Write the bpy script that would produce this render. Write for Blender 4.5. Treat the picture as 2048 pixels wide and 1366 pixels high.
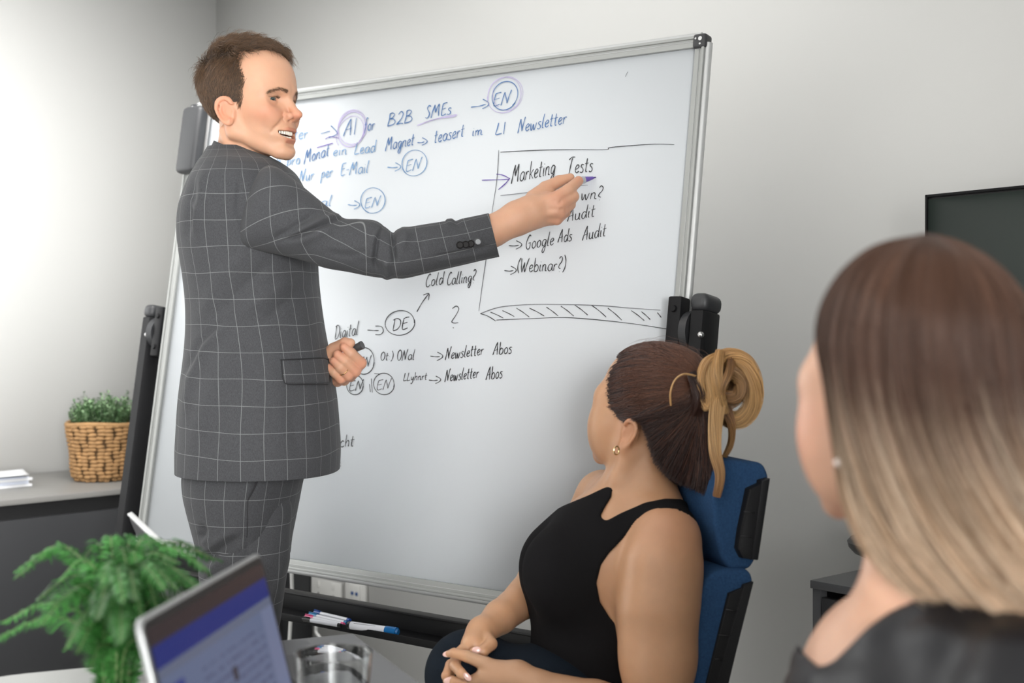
import bpy, bmesh, math, random
import numpy as np
from mathutils import Vector, Matrix

random.seed(7)
RNG = np.random.default_rng(11)
for _o in list(bpy.data.objects):
    bpy.data.objects.remove(_o)
SC = bpy.context.scene
COL = SC.collection

# ------------------------------------------------------------------ camera
F, CX, HY, CZ = 2760.0, 1024.0, 623.0, 1.30      # focal length in px, principal x, horizon y, eye height
cam_data = bpy.data.cameras.new('camera')
cam = bpy.data.objects.new('camera', cam_data)
COL.objects.link(cam)
cam.location = (0, 0, CZ)
cam.rotation_euler = (math.pi / 2, 0, 0)
cam_data.sensor_width = 36.0
cam_data.lens = 36.0 * F / 2048.0
cam_data.shift_y = -(683.0 - HY) / 2048.0
cam_data.clip_start = 0.05
cam_data.dof.use_dof = True
cam_data.dof.focus_distance = 2.84
cam_data.dof.aperture_fstop = 3.6
SC.camera = cam

# ------------------------------------------------------------------ room frame (corner of back and left wall)
CORNER = Vector((-1.137, 5.30, 0))
EB = Vector((0.702, -0.712, 0)).normalized()      # along the back wall, towards the right
EL = Vector((EB.y, -EB.x, 0))                     # along the left wall, towards the camera side
def RM(s, t, z=0.0):
    return CORNER + EB * s + EL * t + Vector((0, 0, z))

# ------------------------------------------------------------------ world and lights
world = bpy.data.worlds.new('world'); SC.world = world
world.use_nodes = True
world.node_tree.nodes['Background'].inputs[0].default_value = (0.80, 0.88, 1.0, 1)
world.node_tree.nodes['Background'].inputs[1].default_value = 0.6
def area(name, loc, direction, sx, sy, power, col):
    d = bpy.data.lights.new(name, 'AREA'); d.shape = 'RECTANGLE'
    d.size, d.size_y, d.energy, d.color = sx, sy, power, col
    o = bpy.data.objects.new(name, d); COL.objects.link(o)
    o.location = loc
    o.rotation_euler = Vector(direction).to_track_quat('-Z', 'Z').to_euler()
    return o
area('window_daylight_left', RM(0.05, 2.6, 1.45), EB, 2.4, 1.9, 26, (0.97, 0.985, 1.0))
area('fill_front', RM(2.9, 5.52, 1.25), -EL, 5.6, 2.45, 62, (1.0, 0.99, 0.97))  # wall-wide fill added behind the camera for even room light
area('fill_right', RM(6.52, 3.8, 1.3), -EB, 3.4, 2.5, 26, (1.0, 0.99, 0.97))  # added fill along the right wall, stands in for ambient light
area('fill_ceiling', RM(2.3, 2.8, 2.70), (0, 0, -1), 4.2, 5.0, 34, (1.0, 0.985, 0.96))  # ceiling-wide fill lamp, added to keep the room evenly bright
_w = area('fill_beam_right', RM(6.45, 3.6, 1.5), RM(0.0, 0.65, 1.25) - RM(6.45, 3.6, 1.5), 2.4, 1.7, 34, (1.0, 1.0, 0.99))  # narrow beam added only to brighten the left wall
_w.data.spread = math.radians(46)
_w = area('fill_wash_left', RM(1.35, 1.5, 2.68), Vector((0, 0, -1.0)) - EB * 1.0 - EL * .25, 1.6, 0.5, 21, (1.0, 0.99, 0.97))  # invented overhead lamp, lifts the brightness of the left wall
_w.data.spread = math.radians(110)
SC.view_settings.view_transform = 'Standard'
SC.view_settings.look = 'None'
SC.view_settings.gamma = 1.0
SC.view_settings.use_curve_mapping = False
SC.view_settings.exposure = 0.27
SC.cycles.max_bounces = 6
SC.cycles.diffuse_bounces = 4
SC.cycles.glossy_bounces = 3
SC.cycles.transmission_bounces = 6
SC.cycles.caustics_reflective = False
SC.cycles.caustics_refractive = False
# ================================================================== helpers
def P(px, py, Y):
    """photo pixel + distance -> world point"""
    return Vector(((px - CX) / F * Y, Y, CZ - (py - HY) / F * Y))

def tag(o, label=None, cat=None, group=None, kind=None):
    if label: o['label'] = label
    if cat: o['category'] = cat
    if group: o['group'] = group
    if kind: o['kind'] = kind
    return o

def empty(name, loc=(0, 0, 0), label=None, cat=None, group=None):
    o = bpy.data.objects.new(name, None); COL.objects.link(o)
    o.location = loc; o.empty_display_size = 0.05
    return tag(o, label, cat, group)

def link(name, me, mat=None, parent=None, smooth=True):
    o = bpy.data.objects.new(name, me); COL.objects.link(o)
    if mat is not None: me.materials.append(mat)
    if smooth and len(me.polygons):
        me.polygons.foreach_set('use_smooth', [True] * len(me.polygons))
    if parent is not None:
        o.parent = parent
        o.matrix_parent_inverse = Matrix.Translation(parent.matrix_basis.translation).inverted() if parent.parent is None else Matrix.Identity(4)
        if parent.parent is not None:
            # sub-part: keep world-space mesh
            pw = Matrix.Translation(parent.parent.matrix_basis.translation)
            o.matrix_parent_inverse = (pw @ parent.matrix_parent_inverse @ parent.matrix_basis).inverted()
    return o

def mesh_np(name, v, f, mat=None, parent=None, smooth=True):
    me = bpy.data.meshes.new(name)
    me.from_pydata([tuple(x) for x in v], [], [tuple(x) for x in f])
    me.update()
    return link(name, me, mat, parent, smooth)

def quads_np(name, v, q, mat=None, parent=None, smooth=True, attrs=None):
    """fast path: v (n,3) float, q (m,4) int"""
    me = bpy.data.meshes.new(name)
    v = np.ascontiguousarray(v, np.float32); q = np.ascontiguousarray(q, np.int32)
    me.vertices.add(len(v)); me.vertices.foreach_set('co', v.ravel())
    me.loops.add(q.size); me.loops.foreach_set('vertex_index', q.ravel())
    me.polygons.add(len(q)); me.polygons.foreach_set('loop_start', np.arange(0, q.size, 4, dtype=np.int32))
    me.update(calc_edges=True); me.validate()
    for k, a in (attrs or {}).items():
        a = np.asarray(a, np.float32)
        if a.ndim == 1:
            at = me.attributes.new(k, 'FLOAT', 'POINT'); at.data.foreach_set('value', a)
        elif a.shape[1] == 3:
            at = me.attributes.new(k, 'FLOAT_VECTOR', 'POINT'); at.data.foreach_set('vector', a.ravel())
        else:
            at = me.attributes.new(k, 'FLOAT_COLOR', 'POINT'); at.data.foreach_set('color', a.ravel())
    return link(name, me, mat, parent, smooth)

class BM:
    """small bmesh collector"""
    def __init__(s): s.b = bmesh.new()
    def box(s, c, sx, sy, sz, ax=None, bev=0.0, seg=2):
        """ax: 3x3 matrix columns = box axes"""
        M = Matrix.Identity(4) if ax is None else Matrix(ax).transposed().to_4x4()
        M = Matrix.Translation(Vector(c)) @ M @ Matrix.Diagonal((sx, sy, sz, 1))
        r = bmesh.ops.create_cube(s.b, size=1.0, matrix=M)
        if bev > 0:
            vs = set(r['verts']); es = [e for e in s.b.edges if e.verts[0] in vs and e.verts[1] in vs]
            bmesh.ops.bevel(s.b, geom=es, offset=bev, segments=seg, profile=0.5, affect='EDGES', clamp_overlap=True)
        return s
    def cyl(s, a, b, r1, r2=None, n=20, cap=True):
        a, b = Vector(a), Vector(b); d = b - a
        M = Matrix.Translation((a + b) / 2) @ d.to_track_quat('Z', 'X').to_matrix().to_4x4()
        bmesh.ops.create_cone(s.b, cap_ends=cap, segments=n, radius1=r1, radius2=r1 if r2 is None else r2, depth=d.length, matrix=M)
        return s
    def sphere(s, c, r, n=12, sc=(1, 1, 1), rot=None):
        M = Matrix.Translation(Vector(c)) @ (rot.to_4x4() if rot else Matrix.Identity(4)) @ Matrix.Diagonal((sc[0], sc[1], sc[2], 1))
        bmesh.ops.create_uvsphere(s.b, u_segments=n * 2, v_segments=n, radius=r, matrix=M)
        return s
    def tube(s, pts, rad, n=8, cap=True):
        pts = [Vector(p) for p in pts]
        rr = rad if hasattr(rad, '__len__') else [rad] * len(pts)
        rings = []; up = None
        for i, p in enumerate(pts):
            t = (pts[min(i + 1, len(pts) - 1)] - pts[max(i - 1, 0)]).normalized()
            if up is None: up = t.orthogonal().normalized()
            up = (up - t * up.dot(t)).normalized(); w = t.cross(up)
            rings.append([s.b.verts.new(p + (up * math.cos(2 * math.pi * k / n) + w * math.sin(2 * math.pi * k / n)) * rr[i]) for k in range(n)])
        for A, B in zip(rings, rings[1:]):
            for k in range(n): s.b.faces.new((A[k], A[(k + 1) % n], B[(k + 1) % n], B[k]))
        if cap: s.b.faces.new(rings[0][::-1]); s.b.faces.new(rings[-1])
        return s
    def lathe(s, prof, c=(0, 0, 0), n=32):
        """prof: list of (r,z)"""
        c = Vector(c); rings = []
        for r, z in prof:
            if r < 1e-6: rings.append([s.b.verts.new(c + Vector((0, 0, z)))])
            else: rings.append([s.b.verts.new(c + Vector((r * math.cos(2 * math.pi * k / n), r * math.sin(2 * math.pi * k / n), z))) for k in range(n)])
        for A, B in zip(rings, rings[1:]):
            for k in range(n):
                k2 = (k + 1) % n
                if len(A) == 1 and len(B) == 1: continue
                if len(A) == 1: s.b.faces.new((A[0], B[k2], B[k]))
                elif len(B) == 1: s.b.faces.new((A[k], A[k2], B[0]))
                else: s.b.faces.new((A[k], A[k2], B[k2], B[k]))
        return s
    def prism(s, poly, z0, z1, ax=None, org=(0, 0, 0), bev=0):
        """extrude polygon (x,y) between z0,z1 in frame ax(columns)"""
        org = Vector(org); A = ax or (Vector((1, 0, 0)), Vector((0, 1, 0)), Vector((0, 0, 1)))
        lo = [s.b.verts.new(org + A[0] * x + A[1] * y + A[2] * z0) for x, y in poly]
        hi = [s.b.verts.new(org + A[0] * x + A[1] * y + A[2] * z1) for x, y in poly]
        fs = [s.b.faces.new(lo[::-1]), s.b.faces.new(hi)]
        n = len(poly)
        for k in range(n): fs.append(s.b.faces.new((lo[k], lo[(k + 1) % n], hi[(k + 1) % n], hi[k])))
        if bev:
            es = set(e for f in fs[:2] for e in f.edges)
            bmesh.ops.bevel(s.b, geom=list(es), offset=bev, segments=2, profile=0.5, affect='EDGES', clamp_overlap=True)
        return s
    def out(s, name, mat, parent=None, smooth=True, auto=0.6):
        bmesh.ops.recalc_face_normals(s.b, faces=s.b.faces)
        me = bpy.data.meshes.new(name)
        for e in s.b.edges:
            if len(e.link_faces) == 2 and e.calc_face_angle(0) > auto: e.smooth = False
        s.b.to_mesh(me); s.b.free()
        return link(name, me, mat, parent, smooth)

# ------------------------------------------------------------------ materials
def mat(name, col, rough=0.5, metal=0.0, spec=0.5, bump=0.0, bscale=200.0, noise=0.0, nscale=8.0, coat=0.0, sss=0.0, detail=3.0):
    m = bpy.data.materials.new(name); m.use_nodes = True
    nt = m.node_tree; b = nt.nodes['Principled BSDF']
    c4 = (col[0], col[1], col[2], 1)
    b.inputs['Base Color'].default_value = c4
    b.inputs['Roughness'].default_value = rough
    b.inputs['Metallic'].default_value = metal
    b.inputs['Specular IOR Level'].default_value = spec
    b.inputs['Coat Weight'].default_value = coat
    if sss:
        b.inputs['Subsurface Weight'].default_value = sss
        b.inputs['Subsurface Radius'].default_value = (0.012, 0.005, 0.003)
        b.inputs['Subsurface Scale'].default_value = 0.6
    tc = nt.nodes.new('ShaderNodeTexCoord')
    if noise:
        n = nt.nodes.new('ShaderNodeTexNoise'); n.inputs['Scale'].default_value = nscale; n.inputs['Detail'].default_value = detail
        nt.links.new(tc.outputs['Object'], n.inputs['Vector'])
        mx = nt.nodes.new('ShaderNodeMix'); mx.data_type = 'RGBA'
        mx.inputs['A'].default_value = tuple(max(0, x * (1 - noise)) for x in col) + (1,)
        mx.inputs['B'].default_value = tuple(min(1, x * (1 + noise)) for x in col) + (1,)
        nt.links.new(n.outputs['Fac'], mx.inputs['Factor']); nt.links.new(mx.outputs['Result'], b.inputs['Base Color'])
    if bump:
        n2 = nt.nodes.new('ShaderNodeTexNoise'); n2.inputs['Scale'].default_value = bscale; n2.inputs['Detail'].default_value = 2
        nt.links.new(tc.outputs['Object'], n2.inputs['Vector'])
        bp = nt.nodes.new('ShaderNodeBump'); bp.inputs['Strength'].default_value = bump; bp.inputs['Distance'].default_value = 0.002
        nt.links.new(n2.outputs['Fac'], bp.inputs['Height']); nt.links.new(bp.outputs['Normal'], b.inputs['Normal'])
    return m

# ------------------------------------------------------------------ implicit modelling (distance fields -> surface nets)
def A3(v): return np.array(v, np.float32)
def nrm(d): return np.sqrt(np.einsum('ij,ij->i', d, d))
def s_ell(p, c, r, R=None):
    q = p - A3(c)
    if R is not None: q = q @ np.asarray(R, np.float32)       # columns of R = local axes
    r = A3(r); a = q / r; k0 = nrm(a); k1 = nrm(a / r)
    return k0 * (k0 - 1) / np.maximum(k1, 1e-6)
def s_cap(p, a, b, ra, rb=None):
    rb = ra if rb is None else rb
    a, b = A3(a), A3(b); d = b - a; q = p - a
    t = np.clip(q @ d / max(float(d @ d), 1e-12), 0, 1)
    return nrm(q - t[:, None] * d) - (ra + (rb - ra) * t)
def s_sph(p, c, r): return nrm(p - A3(c)) - r
def smin(a, b, k):
    h = np.maximum(k - np.abs(a - b), 0) / k
    return np.minimum(a, b) - h * h * k * 0.25
def smax(a, b, k): return -smin(-a, -b, k)
def s_chain(p, pts, rad, k=0.004):
    d = None
    for i in range(len(pts) - 1):
        e = s_cap(p, pts[i], pts[i + 1], rad[i], rad[i + 1])
        d = e if d is None else smin(d, e, k)
    return d

def nets(f, lo, hi, h, B=8, slack=1.35):
    """sparse surface nets of f<0 inside the box lo..hi at cell size h"""
    lo = np.array(lo, float); hi = np.array(hi, float)
    nb = np.maximum(np.ceil((hi - lo) / (h * B)).astype(int), 1)
    n = nb * B
    g = [np.arange(nb[i]) for i in range(3)]
    G = np.stack(np.meshgrid(*g, indexing='ij'), -1).reshape(-1, 3)
    cen = (lo + (G + 0.5) * B * h).astype(np.float32)
    fc = f(cen)
    near = np.abs(fc) < B * h * 0.87 * slack
    vol = np.where(fc < 0, -1.0, 1.0).astype(np.float32).reshape(nb)
    vol = np.repeat(np.repeat(np.repeat(vol, B, 0), B, 1), B, 2)
    vol = np.pad(vol, ((0, 1), (0, 1), (0, 1)), mode='edge')
    K = G[near] * B
    o = np.arange(B + 1); O = np.stack(np.meshgrid(o, o, o, indexing='ij'), -1).reshape(-1, 3)
    for s in range(0, len(K), 400):
        idx = (K[s:s + 400, None, :] + O[None]).reshape(-1, 3)
        pts = (lo + idx * h).astype(np.float32)
        vol[idx[:, 0], idx[:, 1], idx[:, 2]] = f(pts)
    S = vol < 0
    X, Y, Z = S.shape
    c = np.zeros((X - 1, Y - 1, Z - 1), np.uint8)
    for dx in (0, 1):
        for dy in (0, 1):
            for dz in (0, 1):
                c += S[dx:X - 1 + dx, dy:Y - 1 + dy, dz:Z - 1 + dz]
    act = np.argwhere((c > 0) & (c < 8))
    vid = -np.ones(c.shape, np.int32); vid[act[:, 0], act[:, 1], act[:, 2]] = np.arange(len(act))
    acc = np.zeros((len(act), 3)); cnt = np.zeros(len(act))
    cor = [(a, b, d) for a in (0, 1) for b in (0, 1) for d in (0, 1)]
    val = {k: vol[act[:, 0] + k[0], act[:, 1] + k[1], act[:, 2] + k[2]] for k in cor}
    for k in cor:
        for ax in range(3):
            if k[ax]: continue
            k2 = tuple(k[j] + (j == ax) for j in range(3))
            a, b = val[k], val[k2]; m = (a < 0) != (b < 0)
            t = np.where(m, a / np.where(m, a - b, 1), 0)
            q = np.tile(np.array(k, float), (len(act), 1)); q[:, ax] += t
            acc[m] += q[m]; cnt[m] += 1
    V = lo + (act + acc / np.maximum(cnt, 1)[:, None]) * h
    Q = []
    for ax in range(3):
        a1, a2 = (ax + 1) % 3, (ax + 2) % 3
        sl0 = [slice(None)] * 3; sl1 = [slice(None)] * 3
        sl0[ax] = slice(0, -1); sl1[ax] = slice(1, None)
        D = S[tuple(sl0)] != S[tuple(sl1)]
        e = np.argwhere(D)
        e = e[(e[:, a1] > 0) & (e[:, a2] > 0) & (e[:, a1] < S.shape[a1] - 1) & (e[:, a2] < S.shape[a2] - 1)]
        ids = []
        for o1, o2 in ((-1, -1), (0, -1), (0, 0), (-1, 0)):
            i = e.copy(); i[:, a1] += o1; i[:, a2] += o2
            ids.append(vid[i[:, 0], i[:, 1], i[:, 2]])
        q = np.stack(ids, 1)
        inside = S[e[:, 0], e[:, 1], e[:, 2]]
        q[~inside] = q[~inside][:, ::-1]
        Q.append(q[(q >= 0).all(1)])
    return V, np.concatenate(Q)

def join_vq(parts):
    V, Q, n = [], [], 0
    for v, q in parts:
        V.append(v); Q.append(q + n); n += len(v)
    return np.concatenate(V), np.concatenate(Q)

def crom(pts, m):
    """Catmull-Rom resample of rows of pts with m steps per span"""
    pts = np.asarray(pts, float); n = len(pts)
    out = []
    for i in range(n - 1):
        p0, p1, p2, p3 = pts[max(i - 1, 0)], pts[i], pts[i + 1], pts[min(i + 2, n - 1)]
        for j in range(m):
            t = j / m
            out.append(0.5 * ((2 * p1) + (-p0 + p2) * t + (2 * p0 - 5 * p1 + 4 * p2 - p3) * t * t + (-p0 + 3 * p1 - 3 * p2 + p3) * t ** 3))
    out.append(pts[-1]); return np.array(out)

def strands(name, P3, rad, m, parent=None, rnd=True):
    """P3 (n,k,3) world positions -> hair curves object"""
    n, k, _ = P3.shape
    hc = bpy.data.hair_curves.new(name)
    hc.add_curves([k] * n)
    hc.attributes['position'].data.foreach_set('vector', np.ascontiguousarray(P3, np.float32).ravel())
    t = np.linspace(0, 1, k)
    r = rad * (1 - 0.75 * t ** 2) * np.minimum(1, .3 + t * 9)
    ra = hc.attributes.get('radius') or hc.attributes.new('radius', 'FLOAT', 'POINT')
    ra.data.foreach_set('value', np.tile(r, n).astype(np.float32))
    o = bpy.data.objects.new(name, hc); COL.objects.link(o)
    hc.materials.append(m)
    if parent is not None:
        o.parent = parent
        o.matrix_parent_inverse = Matrix.Translation(parent.matrix_basis.translation).inverted()
    return o

def adopt(o, parent):
    o.parent = parent
    root = parent
    while root.parent: root = root.parent
    o.matrix_parent_inverse = Matrix.Translation(root.matrix_basis.translation).inverted() if parent is root else Matrix.Identity(4)
    return o
# ================================================================== the room
M_WALL = mat('wall_paint', (0.80, 0.80, 0.785), 0.85, bump=0.05, bscale=350, spec=0.2)
M_CEIL = mat('ceiling_paint', (0.85, 0.85, 0.84), 0.9, bump=0.05, bscale=200)
M_FLOOR = mat('pale_floor', (0.66, 0.65, 0.62), 0.7, bump=0.1, bscale=300, noise=0.08, nscale=120)
M_BASE = mat('white_skirting', (0.78, 0.78, 0.77), 0.4, bump=0.02)
LS, LT, HT = 6.6, 5.6, 2.75
ax_room = (EB, EL, Vector((0, 0, 1)))
def struct(name, c, sx, sy, sz, m, bev=0):
    b = BM(); b.box(c, sx, sy, sz, ax_room, bev)
    return tag(b.out(name, m), kind='structure')
struct('floor', RM(LS / 2, LT / 2, -0.05), LS + .4, LT + .4, 0.1, M_FLOOR)
struct('ceiling', RM(LS / 2, LT / 2, HT + .05), LS + .4, LT + .4, 0.1, M_CEIL)
struct('wall_back', RM(LS / 2, -0.1, HT / 2), LS, 0.2, HT, M_WALL)
struct('wall_left', RM(-0.1, LT / 2, HT / 2), 0.2, LT + .4, HT, M_WALL)
struct('wall_right', RM(LS + .1, LT / 2, HT / 2), 0.2, LT + .4, HT, M_WALL)
struct('wall_front', RM(LS / 2, LT + .1, HT / 2), LS, 0.2, HT, M_WALL)
struct('baseboard_back', RM(LS / 2, 0.008, 0.04), LS, 0.016, 0.08, M_BASE, 0.003)
struct('baseboard_left', RM(0.008, LT / 2, 0.04), 0.016, LT, 0.08, M_BASE, 0.003)
# ================================================================== mobile whiteboard
B_TL, B_TR = Vector((-.888, 3.817, 1.867)), Vector((.392, 2.846, 1.868))
B_BR, B_BL = Vector((.297, 2.679, .684)), Vector((-.983, 3.650, .682))
BU = (B_TR - B_TL).normalized()                   # to the right
BV = (B_TL - B_BL); BV = (BV - BU * BV.dot(BU)).normalized()   # up
BN = BU.cross(BV).normalized()
if BN.y > 0: BN = -BN                             # towards the viewer
BC = (B_TL + B_TR + B_BR + B_BL) / 4
BW, BH = 1.606, 1.20
def BP(u, v, n=0.0): return BC + BU * u + BV * v + BN * n
ax_b = (BU, BV, BN)
M_ENAMEL = mat('white_enamel', (0.66, 0.69, 0.72), 0.42, spec=0.35, bump=0.01, bscale=30, noise=0.015, nscale=2.5)
M_ALU = mat('satin_aluminium', (0.36, 0.37, 0.36), 0.5, metal=0.25, bump=0.04, bscale=300)
M_ALU2 = mat('bright_aluminium_edge', (0.55, 0.56, 0.56), 0.4, metal=0.4, bump=0.02)
M_DGREY = mat('dark_grey_plastic', (0.034, 0.035, 0.038), 0.45, bump=0.05, bscale=500)
M_BLACK = mat('black_powder_coat', (0.010, 0.010, 0.011), 0.5, spec=.18, bump=0.08, bscale=700)
M_STEEL = mat('steel', (0.6, 0.6, 0.6), 0.3, metal=1.0, bump=0.02)
wb = empty('whiteboard', (-.3, 3.2, 0), 'large white mobile whiteboard covered in blue and black handwriting on a black stand', 'whiteboard')
b = BM(); b.box(BP(0, 0, -.011), BW - .03, BH - .03, .016, ax_b); b.out('writing_surface', M_ENAMEL, wb)
b = BM(); b.box(BP(0, 0, -.022), BW - .02, BH - .02, .006, ax_b); b.out('back_panel', M_ALU, wb)
# frame rails: flat inner face, ridge, round outer bead
def rail(u0, v0, u1, v1, outw):
    """outw: direction (u,v) pointing outwards"""
    m = (u0 + u1) / 2, (v0 + v1) / 2
    L = math.hypot(u1 - u0, v1 - v0)
    horiz = abs(u1 - u0) > abs(v1 - v0)
    o = empty_part = None
    b = BM()
    w = .024
    c = BP(m[0] - outw[0] * w / 2, m[1] - outw[1] * w / 2, 0)
    b.box(c, L if horiz else w, w if horiz else L, .010, ax_b, .0015)
    c = BP(m[0] - outw[0] * .0035, m[1] - outw[1] * .0035, -.006)
    b.box(c, L if horiz else .007, .007 if horiz else L, .030, ax_b, .002)
    r = b.out('frame_rail', M_ALU, wb)
    b = BM(); q = .0012
    b.cyl(BP(u0 - outw[0] * -q, v0 - outw[1] * -q, -.006), BP(u1 - outw[0] * -q, v1 - outw[1] * -q, -.006), .009, n=16)
    b.out('outer_bead', M_ALU2, r)
    b = BM()
    c = BP(m[0] - outw[0] * .0125, m[1] - outw[1] * .0125, .0055)
    b.box(c, L if horiz else .0012, .0012 if horiz else L, .0012, ax_b)
    b.out('ridge', M_ALU2, r)
h2, w2 = BH / 2, BW / 2
rail(-w2 + .015, h2, w2 - .015, h2, (0, 1)); rail(-w2 + .015, -h2, w2 - .015, -h2, (0, -1))
rail(-w2, -h2 + .015, -w2, h2 - .015, (-1, 0)); rail(w2, -h2 + .015, w2, h2 - .015, (1, 0))
for su in (-1, 1):
    for sv in (-1, 1):
        b = BM(); b.box(BP(su * (w2 - .0125), sv * (h2 - .0125), -.004), .031, .031, .030, ax_b, .006, 3)
        c = b.out('corner_cap', M_DGREY, wb)
        b = BM(); b.cyl(BP(su * (w2 - .009), sv * (h2 - .009), .011), BP(su * (w2 - .009), sv * (h2 - .009), .0125), .0045, n=16)
        b.cyl(BP(su * (w2 - .020), sv * (h2 - .008), .011), BP(su * (w2 - .020), sv * (h2 - .008), .0122), .0022, n=10)
        b.cyl(BP(su * (w2 - .009), sv * (h2 - .020), .011), BP(su * (w2 - .009), sv * (h2 - .020), .0122), .0022, n=10)
        b.out('screw', M_STEEL, c)
# posts: lean like the board, top at pivots
def post(px_top, py_top, px_bot, py_bot, Yt, side):
    top = P(px_top, py_top, Yt)
    # same backward lean as the board
    d = BV.copy(); L = (top.z - 0.06) / d.z
    bot = top - d * L
    A = (BU, (d.cross(BU)).normalized(), d)
    b = BM()
    poly = [(x * .019, y * .034) for x, y in ((-1, -.7), (-.7, -1), (.7, -1), (1, -.7), (1, .7), (.7, 1), (-.7, 1), (-1, .7))]
    b.prism(poly, 0, L - .035, A, bot, .004)
    o = b.out('post', M_BLACK, wb)
    b = BM(); b.box(bot + d * (L - .018), .041, .070, .036, A, .014, 4); b.out('post_cap', M_DGREY, wb)
    b = BM(); q = top - d * .10 + A[1] * (-.034 if A[1].dot(BN) < 0 else .034)
    b.sphere(top - d * .085 + BN * .034 + BU * .012, .007, 8); b.out('post_screw', M_STEEL, o)
    # pivot disc + clamp on the board side
    pc = top - d * .075
    b = BM(); b.cyl(pc - BU * side * .018, pc - BU * side * .036, .044, .041, 32)
    b.cyl(pc - BU * side * .034, pc - BU * side * .040, .030, .030, 24)
    dsc = b.out('pivot_disc', M_DGREY, wb)
    b = BM(); b.box(pc - BU * side * .052 + BN * .006, .031, .060, .135, (BU, A[1], d), .004)
    cl = b.out('board_clamp', M_BLACK, wb)
    for k in (-1, 1):
        b = BM(); c = pc - BU * side * .052 + d * (.042 * k)
        b.cyl(c + BN * .034, c + BN * .041, .008, .006, 12)
        b.out('clamp_bolt', M_BLACK, cl)
    # foot with casters
    b = BM(); f0 = Vector((bot.x, bot.y, .075)); b.box(f0, .05, .62, .035, (BU, Vector((BN.x, BN.y, 0)).normalized(), Vector((0, 0, 1))), .006)
    b.out('foot_bar', M_BLACK, wb)
    for k in (-1, 1):
        c = f0 + Vector((BN.x, BN.y, 0)).normalized() * .28 * k
        b = BM(); b.cyl(c + Vector((0, 0, -.02)) , c + Vector((0, 0, -.04)), .012)
        b.cyl(c + Vector((0, 0, -.045)) - BU * .011, c + Vector((0, 0, -.045)) + BU * .011, .03, n=20)
        b.out('caster', M_BLACK, wb)
    return bot, d
bl, dl = post(316, 612, 262, 1100, 3.80, -1)
br, dr = post(1414, 590, 1385, 700, 2.745, 1)
# marker tray between the posts (below the board)
TU = Vector((BU.x, BU.y, 0)).normalized(); TN = Vector((BN.x, BN.y, 0)).normalized(); TZ = Vector((0, 0, 1))
ax_t = (TU, TN, TZ)
tray_c = P(560, 1238, 3.33)
def TP(u, n, z): return TRO + TU * u + TN * n + Vector((0, 0, z))
# tray deck passes photo points (605,1237)->(840,1278): front lip, at the distance of the board foot
tA = P(575, 1237, 3.22)
TRO = Vector((tA.x, tA.y, tA.z))
b = BM(); b.box(TP(.18, -.035, 0), 1.50, .075, .006, ax_t, .001); b.out('tray', M_BLACK, wb)
b = BM(); b.box(TP(.18, .004, .004), 1.50, .004, .016, ax_t, .001); b.out('tray_lip', M_BLACK, wb)
b = BM(); b.box(TP(.18, -.078, .021), 1.50, .012, .044, ax_t, .002)
b.box(TP(.18, -.066, .045), 1.50, .03, .006, ax_t, .002); b.out('cross_beam', mat('dark_grey_powder_coat', (.016, .016, .017), .45, spec=.25, bump=.05, bscale=500), wb)

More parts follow.
